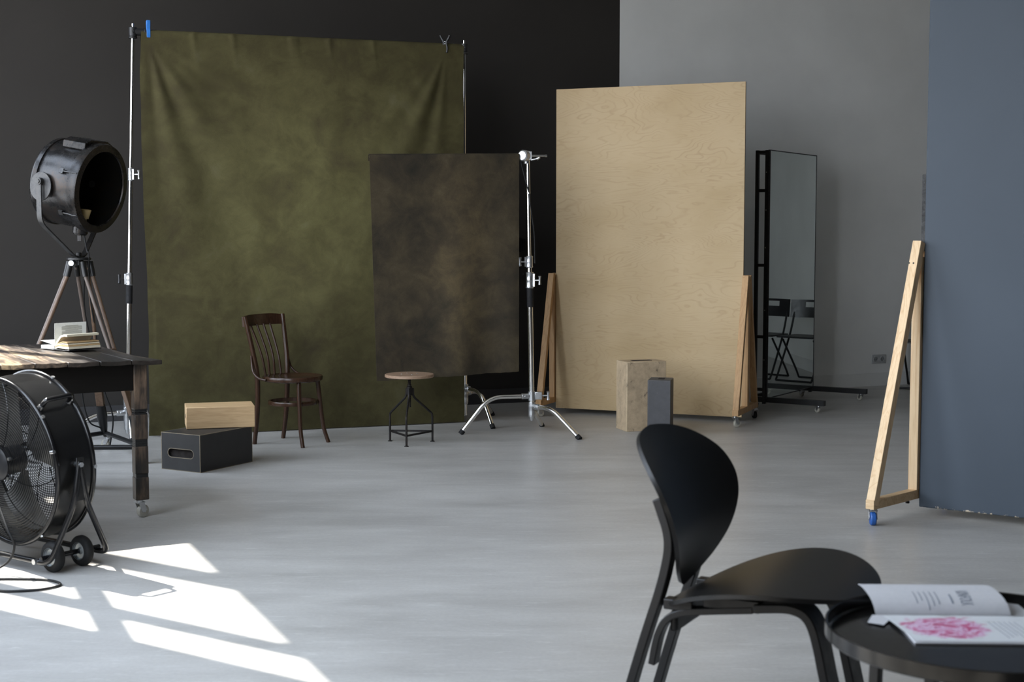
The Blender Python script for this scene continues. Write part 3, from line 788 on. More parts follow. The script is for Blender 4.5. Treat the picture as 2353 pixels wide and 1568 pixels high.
b = MB(); a = e0 + bb * .055
sd = V((bb.y, -bb.x, 0))
for dx in (-.012, .012): b.cyl(pt(a + sd * dx, 1.27), pt(a + bb * .02 + sd * dx, 1.27), .004, 8)
b.build('screws', M['iron_dark'], sgm)
caster(t, pt(f0 - bb * .012, 0), R(-60), .033, M['blue_wheel'], world=False, top=.083)
caster(t, pt(e0 - bb * .33, 0), R(-60), .033, M['blue_wheel'], world=False, top=.083)
b = MB(); q = pt(e0 + bb * .06, .07); b.cyl(q, q + V((0, 0, .02)), .006, 8); b.cyl(q - V((0, 0, .006)), q + V((0, 0, .004)), .010, 6); b.build('bolt', M['iron_dark'], t)

# ------------------------------------------------------------------ boxes
def slotbox(root, w, d, h, mat, slot=None, bevel=.006):
    """wooden box; slot=(face, centre x, centre z, length, height): hand hole cut through one wall"""
    b = MB(); t_ = .018
    if not slot:
        b.box((0, 0, h / 2), (w, d, h))
    else:
        face, cx, cz, sl, sh = slot
        y0, y1 = -d / 2, -d / 2 + t_; n = 10; ra = sh / 2; xr, xl = cx + sl / 2 - ra, cx - sl / 2 + ra
        vs, fs = [], []
        def P(x, y, z): vs.append((x, y, z)); return len(vs) - 1
        rims = []
        for sx, xc in ((1, xr), (-1, xl)):                       # fan of quads from the rounded slot end to the edge of the face
            A, E_, I = [], [], []
            for k in range(n + 1):
                q = -PI / 2 + PI * k / n; z = cz + ra * math.sin(q)
                A.append(P(xc + sx * ra * math.cos(q), y0, z)); E_.append(P(sx * w / 2, y0, z)); I.append(P(xc + sx * ra * math.cos(q), y1, z))
            for k in range(n):
                f = (A[k], E_[k], E_[k + 1], A[k + 1]); g = (A[k], A[k + 1], I[k + 1], I[k])
                fs.append(f if sx > 0 else f[::-1]); fs.append(g if sx > 0 else g[::-1])
            rims.append((A, E_, I))
        (A1, E1, I1), (A2, E2, I2) = rims
        tl, tr, bl, br = P(-w / 2, y0, h), P(w / 2, y0, h), P(-w / 2, y0, 0), P(w / 2, y0, 0)
        fs.append((E2[n], A2[n], A1[n], E1[n], tr, tl)); fs.append((bl, br, E1[0], A1[0], A2[0], E2[0]))
        fs.append((A2[n], I2[n], I1[n], A1[n])); fs.append((A1[0], I1[0], I2[0], A2[0]))
        TL, TR_, BL, BR = P(-w / 2, d / 2, h), P(w / 2, d / 2, h), P(-w / 2, d / 2, 0), P(w / 2, d / 2, 0)
        fs += [(tl, tr, TR_, TL), (bl, BL, BR, br), (TL, TR_, BR, BL), (br, BR, TR_, tr) + tuple(E1[::-1]), (bl,) + tuple(E2) + (tl, TL, BL)]
        b.add(vs, fs)
    return b
t = thing('apple_box', 'charcoal painted wooden box with a hand slot and rubbed pale edges, on the floor', 'box', ((-2.128 - 1.604) / 2 + .005, (8.488 + 8.749) / 2, 0), R(-29.5), 'apple boxes')
b = MB(); W_, D_, H_ = .306, .475, .226
b = slotbox(t, W_, D_, H_, None, ('front', 0, .105, .20, .05)); b.build('body', M['box_dark'], t, smooth=False)
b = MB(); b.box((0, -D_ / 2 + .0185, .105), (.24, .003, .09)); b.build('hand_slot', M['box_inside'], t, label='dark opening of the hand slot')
t = thing('apple_box', 'pale birch wooden box lying across the charcoal box', 'box', (-1.812, 8.752, .2275), R(15), 'apple boxes')
b = MB(); b.box((0, 0, .066), (.413, .25, .132)); b.build('body', M['box_light'], t, .004)
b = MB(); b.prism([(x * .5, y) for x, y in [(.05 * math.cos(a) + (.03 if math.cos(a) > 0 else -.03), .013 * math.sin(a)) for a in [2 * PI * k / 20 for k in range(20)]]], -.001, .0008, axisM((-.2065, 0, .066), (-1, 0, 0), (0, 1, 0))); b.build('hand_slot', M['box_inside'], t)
t = thing('apple_box', 'tall weathered beige wooden box standing on end before the plywood panel', 'box', ((.819 + .757 + 1.109 + 1.047) / 4, (10.083 + 10.273 + 10.177 + 10.367) / 4, 0), R(18), 'apple boxes')
b = MB(); b.box((0, 0, .25), (.305, .20, .50)); b.build('body', M['box_tall'], t, .004)
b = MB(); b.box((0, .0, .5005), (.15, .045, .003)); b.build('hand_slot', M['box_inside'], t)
t = thing('apple_box', 'narrow slate grey wooden box standing on end in front of the tall beige box', 'box', (1.045, 9.945, 0), R(-12), 'apple boxes')
b = MB(); b.box((0, 0, .198), (.162, .20, .396)); b.build('body', M['box_grey'], t, .005)
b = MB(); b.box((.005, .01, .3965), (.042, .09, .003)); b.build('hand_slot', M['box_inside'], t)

# ------------------------------------------------------------------ stool
t = thing('stool', 'small industrial stool with round wooden seat on black iron legs, before the dark cloth', 'stool', (-.692, 9.545, 0), R(0))
b = MB(); b.lathe([(0, .448), (.160, .448), (.166, .452), (.166, .466), (.162, .470), (0, .470)], 48); se = b.build('seat', M['seat_wood'], t)
b = MB()
for a in (.4, 1.9, 3.5, 5.1): b.cyl((.055 * math.cos(a), .055 * math.sin(a), .4695), (.055 * math.cos(a), .055 * math.sin(a), .4725), .006, 10)
b.build('bolt_heads', M['steel'], se)
b = MB(); pr = []
for k in range(40): z = .245 + .205 * k / 39; pr.append((.0115 if k % 2 else .009, z))
b.lathe(pr, 14); b.build('screw_spindle', M['iron_dark'], t)
b = MB(); b.cyl((0, 0, .325), (0, 0, .385), .019, 16); b.cyl((0, 0, .385), (0, 0, .40), .014, 12)
for a in (-90, 30, 150):
    b.box((.022, 0, .35), (.02, .012, .045), Matrix.Rotation(R(a - 8), 4, 'Z'))
b.build('hub', M['iron_dark'], t, .002)
pl = []
for px_, py_ in ((-.840, 9.636), (-.538, 9.616), (-.702, 9.379)):
    d = V((px_ + .692, py_ - 9.545, 0)); d.normalize(); d *= .165; pl.append(d)
    path = fillet([d * .12 + V((0, 0, .37)), d * .16 + V((0, 0, .315)), d * .98 + V((0, 0, .195)), d + V((0, 0, .175)), d + V((0, 0, .004))], .03, 5)
    b = MB(); b.tube(path, .0075, 10); lg = b.build('leg', M['iron_dark'], t)
    b = MB(); b.lathe([(0, 0), (.016, 0), (.015, .004), (.009, .007), (0, .007)], 18, Matrix.Translation((d.x, d.y, 0))); b.build('foot', M['iron_dark'], lg)
for i in range(3):
    a, c = pl[i], pl[(i + 1) % 3]; b = MB(); b.beam(a + V((0, 0, .072)), c + V((0, 0, .072)), .006, .013); b.build('stretcher', M['iron_dark'], t)

# ------------------------------------------------------------------ bentwood chair
t = thing('bentwood_chair', 'dark brown bentwood chair with round seat and spindle back, in front of the green backdrop', 'chair', (-1.478, 9.537, 0), R(-28))
# local x = facing, y = left
SZ = .462
b = MB(); b.lathe([(0, SZ - .036), (.190, SZ - .036), (.200, SZ - .030), (.203, SZ - .010), (.198, SZ - .001), (.175, SZ), (.165, SZ - .006), (0, SZ - .008)], 56); b.build('seat', M['bentwood'], t)
b = MB(); b.lathe([(.150, .268), (.164, .268), (.166, .272), (.166, .290), (.164, .294), (.150, .294)], 48, closed=True); b.build('ring_stretcher', M['bentwood'], t)
for sg in (-1, 1):
    b = MB(); b.tube(smoothline([(.128, sg * .105, SZ - .03), (.138, sg * .115, .30), (.155, sg * .128, .12), (.185, sg * .145, 0)], 6), [.0155] * 6 + [.0145] * 6 + [.0135] * 7, 12); b.build('front_leg', M['bentwood'], t)
    pth = smoothline([(-.205, sg * .158, 0), (-.178, sg * .160, .20), (-.168, sg * .165, .44), (-.185, sg * .180, .60), (-.235, sg * .205, .86)], 7)
    b = MB(); b.tube(pth, [.0145 + .003 * math.sin(PI * k / (len(pth) - 1)) for k in range(len(pth))], 12); b.build('rear_leg', M['bentwood'], t)
    b = MB(); b.tube(smoothline([(-.192, sg * .196, .60), (-.185, sg * .200, .55), (-.165, sg * .208, .49), (-.120, sg * .212, .455), (-.06, sg * .210, SZ - .018)], 6), .009, 10); b.build('side_brace', M['bentwood'], t)
G = []
for i in range(25):
    y = -.213 + .426 * i / 24; xb = -.238 - .045 * (1 - (y / .213) ** 2)
    zc = .012 * (1 - (abs(y) / .213) ** 4); G.append([(xb - .10 * (z - .80), y, z) for z in (.792, .81, .835, .86, .868 + zc - .012)])
b = MB(); b.sheet(G, .018); b.build('top_rail', M['bentwood'], t, .004)
for y in (-.105, -.035, .035, .105):
    b = MB(); y0 = y * .80; b.tube(smoothline([(-.160 - .012 * (1 - (y / .1) ** 2), y0, SZ - .01), (-.190, y * .86, .60), (-.268 + .0, y, .80)], 6), .0085, 10); b.build('spindle', M['bentwood'], t)

# ------------------------------------------------------------------ searchlight on tripod
SL = V((-2.70, 8.88, 0))
t = thing('searchlight', 'big blackened steel searchlight on a wooden tripod behind the worn table', 'searchlight', SL)
AX = V((.93, -.30, -.17)).normalized()
LC = V((-2.705, 8.88, 1.72)); RR = .262
MX = axisM(LC, AX)
back, front = -.17, .17
b = MB(); b.lathe([(RR - .03, front), (RR, front), (RR, back + .03), (RR - .012, back + .012), (RR - .03, back), (RR - .10, back - .02), (.0, back - .03), (0, back - .02), (RR - .10, back - .012), (RR - .03, back + .012), (RR - .012, back + .04), (RR - .012, front)], 72, MX, True); dr = b.build('drum', M['lamp'], t, world=True)
b = MB(); b.lathe([(RR - .0145, front - .004), (RR - .0145, back + .05), (RR - .06, back + .02), (0, back + .0), (0, back + .004), (RR - .06, back + .026), (RR - .0165, back + .055), (RR - .0165, front - .004)], 64, MX, True); b.build('reflector', M['lamp_dark'], t, world=True)
b = MB(); b.lathe([(RR + .002, front - .055), (RR + .014, front - .05), (RR + .016, front - .004), (RR + .012, front + .012), (RR - .030, front + .016), (RR - .034, front + .008), (RR - .020, front - .01), (RR, front - .02)], 72, MX, True); b.build('front_ring', M['lamp'], t, world=True)
b = MB(); b.lathe([(RR - .002, back + .035), (RR + .008, back + .04), (RR + .008, back + .065), (RR - .002, back + .07)], 72, MX, True); b.build('rear_band', M['lamp'], t, world=True)
up = (V((0, 0, 1)) - AX * AX.z).normalized(); side = AX.cross(up).normalized()   # side points away from the camera-left pivot
if side.y < 0: side = -side
sv = -side                                                        # towards the near pivot
# top vent housing
Mv = Matrix.Identity(4)
for i in range(3): Mv[i][0] = AX[i]; Mv[i][1] = side[i]; Mv[i][2] = up[i]; Mv[i][3] = LC[i]
hb = MB(); z0 = RR - .018
prof = [(-.145, z0 - .02), (-.145, z0 + .022), (-.085, z0 + .046), (.085, z0 + .046), (.145, z0 + .022), (.145, z0 - .02)]
vs = [(-.03, y, z) for y, z in prof] + [(.128, y, z) for y, z in prof]; n6 = 6
hb.add(vs, [tuple(range(6)), tuple(range(6, 12))[::-1]] + [(i + 6, (i + 1) % 6 + 6, (i + 1) % 6, i) for i in range(6)], Mv); hb.build('vent_cowl', M['lamp'], t, .004, world=True, smooth=False)
# pivot plate, latches, bulb socket, cable gland
piv = LC - AX * .055
for sg, w in ((1, sv), (-1, -sv)):
    b = MB(); Mp = axisM(piv + w * (RR + .012), w, up)
    pts = [(.075 * math.cos(a), .088 * math.sin(a)) for a in [2 * PI * k / 26 for k in range(26)]]
    b.prism([(y - .03, x) for x, y in pts], -.006, .006, Mp); pp = b.build('pivot_plate', M['iron'], t, .002, world=True)
    b = MB(); b.cyl(piv + w * (RR - .02), piv + w * (RR + .05), .022, 18); b.cyl(piv + w * (RR + .046), piv + w * (RR + .056), .014, 6); b.build('pivot_bolt', M['iron'], pp, world=True)
for k, a in enumerate((18, -38)):
    w = (sv * math.cos(R(a)) + up * math.sin(R(a))); b = MB(); q = LC + AX * (front - .07) + w * (RR + .012)
    b.tube([q - AX * .03, q + AX * .02, q + AX * .05 + w * .006, q + AX * .075 + w * .002], [.004, .005, .004, .004], 8); b.box((0, 0, 0), (.028, .03, .01), axisM(q - AX * .035, w, AX))
    b.build('latch', M['iron'], t, world=True)
b = MB(); sc_ = LC - up * .175 + AX * .125 + sv * .050
b.cyl(sc_ - up * .07, sc_ - up * .015, .012, 12); b.lathe([(.0, -.02), (.022, -.02), (.033, .035), (.030, .037), (.024, 0), (0, 0)], 24, axisM(sc_, up)); b.build('bulb_socket', M['ceramic'], t, world=True, label='yellowed ceramic socket inside the drum')
gl = LC - up * (RR - .02) + AX * .07
b = MB(); b.cyl(gl, gl - up * .055, .05, 24, .047); b.cyl(gl - up * .055, gl - up * .062, .04, 24); b.box((0, 0, 0), (.028, .004, .04), axisM(gl - up * .085 - AX * .0, (0, 0, 1), (1, -.2, 0))); b.build('cable_gland', M['lamp'], t, .002, world=True)
# yoke
hd = V((SL.x, SL.y, 1.262))
for w in (sv, -sv):
    p0 = piv + w * (RR + .040) + V((0, 0, .02)); 
    p1 = piv + w * (RR + .040) + V((0, 0, -.245)); p2 = hd + w * .05 + V((0, 0, .012)); p3 = hd - w * .02 + V((0, 0, .006))
    b = MB(); b.ribbon(fillet([p0, p1, p2, p3], .05, 6), .036, .009, AX.cross(w).cross(w)); b.build('yoke_arm', M['iron'] if w is sv else M['iron_dark'], t, .0015, world=True)
b = MB(); b.cyl(hd - V((0, 0, .012)), hd + V((0, 0, .004)), .075, 28); b.cyl(hd - V((0, 0, .045)), hd - V((0, 0, .012)), .028, 18); b.cyl(hd, hd + V((0, 0, .035)), .016, 12)
b.build('tripod_head', M['black_metal'], t, .003, world=True)
b = MB(); b.cyl(hd - V((.02, .04, .03)), hd - V((.02, .095, .03)), .018, 14); b.build('head_knob', M['steel'], t, .002, world=True)
feet = [V((-2.265, 8.70, 0)), V((-2.69, 9.33, 0)), V((-3.17, 8.66, 0))]
for i, f in enumerate(feet):
    d = (f - V((SL.x, SL.y, 0))).normalized(); s_ = V((-d.y, d.x, 0)); wd = M['tripod_wood'] if i != 2 else M['tripod_grey']
    topp = V((SL.x, SL.y, 1.205)) + d * .055; botp = f + V((0, 0, .20)) - d * .05; mid = topp.lerp(botp, .52)
    for sg in (-1, 1):
        b = MB(); b.cyl(topp + s_ * (sg * .036), mid + s_ * (sg * .020) + (mid - topp).normalized() * .05, .0125, 12); b.build('leg_rod', M['tripod_grey'] if (sg < 0) != (i == 1) else M['tripod_wood'], t, world=True)
        b = MB(); b.cyl(topp + s_ * (sg * .036) + V((0, 0, .035)), topp + s_ * (sg * .036) - (topp - botp).normalized() * .06, .018, 14); b.build('rod_ferrule', M['black_metal'], t, world=True)
    lt = (botp - mid).normalized()
    b = MB(); b.beam(mid - lt * .02, botp + lt * .02, .050, .030, d); lw = b.build('lower_leg', wd, t, .004, world=True)
    b = MB(); bm = mid + lt * .03; b.cyl(bm - d * .022, bm + d * .022, .008, 10); b.build('leg_bolt', M['iron_dark'], lw, world=True)
    b = MB(); b.tube([botp - lt * .10, botp - lt * .02, botp + lt * .06, f + V((0, 0, .08))], [.029, .034, .026, .012], 14); b.build('leg_shoe', M['black_metal'], t, world=True)
    caster(t, f + V((.0, 0, 0)), R(100 + 70 * i), .028, M['clear'], top=.075)
for i in range(3):
    a, c = feet[i] + V((0, 0, .10)), feet[(i + 1) % 3] + V((0, 0, .10)); b = MB(); b.cyl(a, c, .015, 12); b.build('spreader_bar', M['black_metal'], t, world=True)
b = MB(); c0 = gl - up * .06 + AX * .03
b.tube(smoothline([c0, c0 + V((.02, -.01, -.10)), hd + V((.07, -.03, .02)), hd + V((.055, .02, -.2)), V((-2.665, 9.05, .85)), V((-2.655, 9.12, .60)), V((-2.64, 9.16, .40)), V((-2.60, 9.2, .22)), V((-2.63, 9.22, .02))], 8), .005, 8)
b.tube(smoothline([hd + V((.02, .05, -.02)), V((-2.715, 9.02, .95)), V((-2.71, 9.1, .70)), V((-2.79, 9.18, .42)), V((-2.765, 9.22, .20)), V((-2.70, 9.27, .14))], 8), .005, 8)
b.build('power_cord', M['rubber'], t, world=True)

# ------------------------------------------------------------------ worn work table
TC = V((-1.72, 6.97, 0)); TR = R(30)
t = thing('work_table', 'old wooden table with worn dark boards and square turned legs on casters', 'table', TC, TR)
# local: -x along the front edge away from the right end, +y into the table
TZ, TD, TLn = .805, 1.27, 1.60; bw = .152
n = int(TLn / bw) + 1
for i in range(n):
    x1 = -i * bw; x0 = max(-(i + 1) * bw, -TLn); rr = random.Random(i * 3 + 1)
    ej = rr.uniform(-.012, .012) if i else .0; zj = rr.uniform(-.0025, .0025); G = []
    for a in range(7):
        fx = a / 6; row = []
        for c in range(13):
            fy = c / 12; x = x0 + .0015 + (x1 - x0 - .003) * fx; y = ej + (TD - ej) * fy
            z = TZ - .011 + zj - .004 * (1 - (2 * fx - 1) ** 2) * rr.choice((1, 1, .3)) * math.exp(-fy * 2) - .028 * math.exp(x * 6) * min(1, fy * 2.5) * .6 - .008 * math.exp(x * 9)
            row.append((x, y, z))
        G.append(row)
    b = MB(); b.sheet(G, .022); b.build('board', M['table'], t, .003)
lx0, lx1, ly0, ly1 = -.085, -TLn + .09, .125, 1.16
lxb = lx0 - .12                                     # the back right leg stands further in
def tleg(x, y):
    b = MB(); w = .066
    for z0, z1 in ((.090, .205), (.222, .360), (.395, .520), (.545, .79)):
        b.box((x, y, (z0 + z1) / 2), (w, w, z1 - z0))
    o = b.build('leg', M['table_leg'], t, .004)
    for zs in ((.2065, .2135, .2205), (.3625, .371, .3795, .388, .3945), (.523, .534, .543)):
        b = MB()
        for z in zs: b.box((x, y, z), (w * .93, w * .93, .0085))
        b.build('turned_rings', M['black_metal'], o, .0015)
    caster(t, (x + .006, y - .006, 0), R(20), .032, M['clear'], world=False, top=.09)
for x, y in ((lx0, ly0), (lxb, ly1), (lx1, ly0), (lx1, ly1)): tleg(x, y)
for y, xr in ((ly0, lx0), (ly1, lxb)):
    b = MB(); b.box(((xr + lx1) / 2, y - (.012 if y < 1 else -.012), .716), (xr - lx1 - .066, .026, .150)); b.build('apron', M['table_black'], t, .002)
for xa, xb in ((lx0, lxb), (lx1, lx1)):
    p, q = V((xa, ly0, .716)), V((xb, ly1, .716)); d = (q - p).normalized() * .035; b = MB(); b.beam(p + d, q - d, .026, .150); b.build('apron', M['table_black'], t, .002)

# ------------------------------------------------------------------ open book on the table
BKo = V((-2.405, 7.455, TZ)); a52 = R(52)
t = thing('open_book', 'old open book with fanned yellowed pages lying on the worn table', 'book', BKo, a52 - PI / 2)
# local: +y along the spine away from the camera, x across the pages
BH = .195
b = MB(); b.box((-.063, BH / 2, .0015), (.13, BH + .004, .003)); b.box((.066, BH / 2, .0015), (.13, BH + .004, .003)); b.box((0, BH / 2, .004), (.018, BH + .004, .006)); b.build('cover', M['black'], t, .001)
def pages(prof, th, y0=.0, y1=BH, nm='page_block', mat=None, sk=0.):
    G = [[(x + sk * k / 8 * .0, y0 + (y1 - y0) * k / 8, z) for k in range(9)] for x, z in prof]
    b = MB(); b.sheet(G, th); return b.build(nm, mat or M['page'], t)
pages([(-.004, .014), (-.03, .014), (-.09, .0125), (-.122, .0115)], .017, mat=M['page_pale'])
pages([(-.002, .022), (-.03, .030), (-.08, .038), (-.125, .044)], .0012, nm='loose_page', mat=M['page_pale'])
pages([(-.001, .022), (.000, .05), (.002, .09), (.004, .140)], .0012, nm='loose_page', mat=M['page_pale'])
for k, (zt, th, cl) in enumerate(((.012, .012, 'page'), (.024, .007, 'page_tan'), (.033, .006, 'page'), (.043, .005, 'page_tan'))):
    pages([(.004, .010 + k * .003), (.03, .012 + zt * .55), (.07, zt * .95 + .004), (.125 - k * .004, zt * .9 + .004)], th, nm='page_block', mat=M[cl])
pages([(.002, .022), (.025, .045), (.055, .072), (.085, .080), (.112, .079)], .011, nm='page_block', mat=M['page'])
b = MB()
rr = random.Random(5)
for k in range(19):
    z = .124 - k * .0052
    b.box((.0012 + .00004 * k * 0 + (z - .05) * .045, .105 + .0, z), (.0022, .125 if k % 5 else .08, .0016))
b.build('printed_lines', M['ink_dark'], t)

# ------------------------------------------------------------------ drum fan
FC = V((-2.094, 6.036, 0)); FR = R(-36)
t = thing('drum_fan', 'big black drum fan on a tubular stand with wheels, at the left edge', 'fan', FC, FR)
# local -y = front of the fan
FRd, FZ = .354, .462; TILT = Matrix.Translation((0, 0, FZ)) @ Matrix.Rotation(R(5), 4, 'X') @ Matrix.Translation((0, 0, -FZ))
Mf = TILT @ axisM((0, 0, FZ), (0, -1, 0), (1, 0, 0))   # lathe z runs to the front
hd_ = .09
b = MB(); b.lathe([(FRd, -hd_), (FRd + .002, 0), (FRd, hd_), (FRd - .004, hd_), (FRd - .004, -hd_)], 96, Mf, True); b.build('drum', M['drum'], t)
b = MB(); b.lathe([(FRd - .005, -hd_ + .002), (FRd - .005, hd_ - .002), (FRd - .0065, hd_ - .002), (FRd - .0065, -hd_ + .002)], 96, Mf, True); b.build('drum_lining', M['drum_in'], t)
for s_, nm in ((hd_, 'front_rim'), (-hd_, 'rear_rim')):
    b = MB(); b.tube([Mf @ V((FRd * 1.005 * math.cos(a), FRd * 1.005 * math.sin(a), s_)) for a in [2 * PI * k / 96 for k in range(96)]], .0105, 10, True); b.build(nm, M['black_gloss'], t)
def grille(name, s0, dome):
    b = MB(); nr = 27
    for i in range(nr):
        r = .075 + (FRd - .012 - .075) * i / (nr - 1); z = s0 + dome * (1 - (r / FRd) ** 2)
        b.tube([Mf @ V((r * math.cos(a), r * math.sin(a), z)) for a in [2 * PI * k / 64 for k in range(64)]], .0016, 5, True)
    for k in range(8):
        a = 2 * PI * k / 8 + .2
        pts = []
        for j in range(7):
            r = .07 + (FRd - .008 - .07) * j / 6; z = s0 + dome * (1 - (r / FRd) ** 2) - .004; aa = a + .5 * (j / 6) ** 1.5
            pts.append(Mf @ V((r * math.cos(aa), r * math.sin(aa), z)))
        b.tube(pts, .0024, 6)
    return b.build(name, M['black_gloss'], t)
grille('front_grille', hd_ - .006, .045); grille('rear_grille', -hd_ + .006, -.03)
b = MB(); b.lathe([(0, hd_ + .046), (.058, hd_ + .045), (.074, hd_ + .036), (.076, hd_ + .016), (.06, hd_ + .012), (.06, .02), (0, .02)], 40, Mf); hb_ = b.build('motor_housing', M['black'], t, .002)
b = MB()
for k in range(6):
    a = 2 * PI * k / 6 + .3; b.cyl(Mf @ V((.088 * math.cos(a), .088 * math.sin(a), hd_ + .025)), Mf @ V((.088 * math.cos(a), .088 * math.sin(a), hd_ + .04)), .007, 10)
b.build('housing_screws', M['steel'], hb_)
b = MB(); b.box((-.04, -hd_ - .05, FZ + .14), (.09, .05, .08), TILT); b.box((-.04, -hd_ - .077, FZ + .14), (.05, .006, .045), TILT); b.build('switch_box', M['black'], t, .004)
for k in range(3):
    G = []
    for i in range(9):
        r = .06 + (.318 - .06) * i / 8; row = []
        for j in range(9):
            a = R(120 * k + 22) + R(-42 + 84 * j / 8) * (.75 + .25 * i / 8); tw = (.55 - .25 * i / 8)
            row.append(Mf @ V((r * math.cos(a), r * math.sin(a), -.01 + tw * r * (j / 8 - .5) * .75)))
        G.append(row)
    b = MB(); b.sheet(G, .003); b.build('blade', M['blade'], t)
# handle on the right shoulder
ha = R(44); hr = V((math.cos(ha), 0, math.sin(ha)))
b = MB(); q = V((0, 0, FZ)) + hr * (FRd + .004); tg = V((-math.sin(ha), 0, math.cos(ha)))
b.tube(fillet([q + V((0, -.068, 0)), q + hr * .045 + V((0, -.06, 0)), q + hr * .045 + V((0, .06, 0)), q + V((0, .068, 0))], .012, 4), .0105, 12, M=TILT); hnd = b.build('handle', M['black_gloss'], t)
b = MB()
for y in (-.071, .071): b.cyl(q + V((0, y, -.004)) - hr * .004, q + V((0, y, 0)) + hr * .010, .012, 10, M=TILT)
b.build('handle_bolts', M['steel'], hnd)
b = MB()
for aa, yy in ((68, hd_), (-4, hd_), (12, -hd_ - .01), (-55, -hd_), (36, -hd_)):
    w = V((math.cos(R(aa)), 0, math.sin(R(aa)))); c = V((0, yy, FZ)) + w * (FRd + .006); b = MB(); b.cyl(c - w * .012, c + w * .010, .008, 10, M=TILT); b.build('rim_bolt', M['steel'], t)
# pivots and stand
for sg in (1, -1):
    x = sg * (FRd + .016); top = V((x, 0, FZ + .004))
    b = MB(); b.cyl(top - V((sg * .02, 0, 0)), top + V((sg * .028, 0, 0)), .011, 6); b.build('pivot_bolt', M['steel'], t)
    for fy in (-1, 1):
        yy = -.085 if fy < 0 else .20; foot = V((x - sg * (.085 if fy < 0 else .07), yy, .05)); low = V((x - sg * .20, yy, .05))
        pth = fillet([top + V((sg * .012, 0, .012)), top + V((sg * .014, fy * .03, -.16)), foot, low, V((0, yy, .05))], .06, 7)
        b = MB(); b.tube(pth, .0125, 12); b.build('stand_tube', M['black_gloss'], t)
    b = MB(); b.ribbon([top + V((sg * .016, 0, .03)), top + V((sg * .016, 0, -.15))], .036, .005, (0, 1, 0)); b.build('stand_bracket', M['black_metal'], t, .002)
ax = .232
b = MB(); b.cyl((ax, -.09, .066), (ax, .205, .066), .011, 12); b.build('axle', M['black_gloss'], t)
for y in (-.030, .115):
    b = MB(); b.lathe([(.036, -.019), (.050, -.021), (.061, -.016), (.0655, -.008), (.0655, .008), (.061, .016), (.050, .021), (.036, .019)], 36, axisM((ax, y, .0655), (0, -1, 0)), True); wh = b.build('wheel', M['rubber'], t)
    b = MB(); b.lathe([(0, .012), (.012, .016), (.016, .008), (.032, .010), (.038, .021), (.040, .018), (.040, -.018), (0, -.014)], 32, axisM((ax, y, .0655), (0, -1, 0))); b.build('wheel_hub', M['hub'], wh)
b = MB(); b.cyl((ax - .03, -.105, .052), (ax - .03, -.085, .052), .012, 10); b.build('axle_nut', M['steel'], t)
# power cord: down the front of the grille, loop on the floor
inv = (Matrix.Translation(FC) @ Matrix.Rotation(FR, 4, 'Z')).inverted()
cw = [V((-2.17, 5.90, .33)), V((-2.085, 5.80, .20)), V((-2.055, 5.79, .13)), V((-2.10, 5.82, .05)), V((-2.20, 5.80, .008)), V((-2.30, 5.76, .006)), V((-2.24, 5.72, .006)), V((-2.06, 5.73, .006)), V((-1.90, 5.715, .006)), V((-1.82, 5.64, .006)), V((-1.87, 5.56, .006)), V((-2.0, 5.53, .006)), V((-2.12, 5.58, .006)), V((-2.3, 5.62, .006))]
b = MB(); b.tube(smoothline([inv @ p for p in cw], 8), .0052, 8); b.build('power_cord', M['rubber'], t)

# ------------------------------------------------------------------ black easy chair in the foreground
t = thing('easy_chair', 'black stained veneer easy chair with rounded shell seat and back, in the foreground', 'chair', (.748, 3.915, 0), -.485)
ST = [0, .015, .05, .12, .25, .4, .55, .7, .82, .91, .97, 1]; SS = [0, .045, .09, .15, .22, .275, .30, .295, .25, .18, .10, 0]
def widths(T_, S_, n, k):
    ts = cosT(n); w = [interp(q, T_, S_) for q in ts]
    for _ in range(k):
        w = [0] + [(w[i - 1] + 2 * w[i] + w[i + 1]) / 4 for i in range(1, n)] + [0]
    return ts, w
def cosT(n): return [.5 - .5 * math.cos(PI * k / n) for k in range(n + 1)]
def seat_pt(tt, f, w):
    y = f * w * .32 / .30
    x = (tt - .55) * .615; z = .392 + .100 * (tt - .5) + .078 * (1 - (2 * tt - 1) ** 2)
    return V((x, y, z))
b = MB(); b.sheet([[seat_pt(min(max(tt, .0004), .9996), -1 + 2 * k / 20, max(w, .003)) for k in range(21)] for tt, w in zip(*widths(ST, SS, 64, 10))], .012); o = b.build('seat', M['veneer'], t, ang=60)
BT = [0, .02, .06, .15, .3, .5, .65, .8, .9, .96, .99, 1]; BS = [0, .032, .062, .135, .212, .272, .293, .279, .225, .160, .085, 0]
def back_pt(tt, f, w):
    y = f * w
    x = -.203 - .109 * tt + .548 * y * y - .085 * (2 * tt - 1) ** 2
    return V((x, y, .408 + .451 * tt))
b = MB(); b.sheet([[back_pt(min(max(tt, .0004), .9996), -1 + 2 * k / 24, max(w, .003)) for k in range(25)] for tt, w in zip(*widths(BT, BS, 72, 12))], .012); b.build('backrest', M['veneer'], t, ang=60)
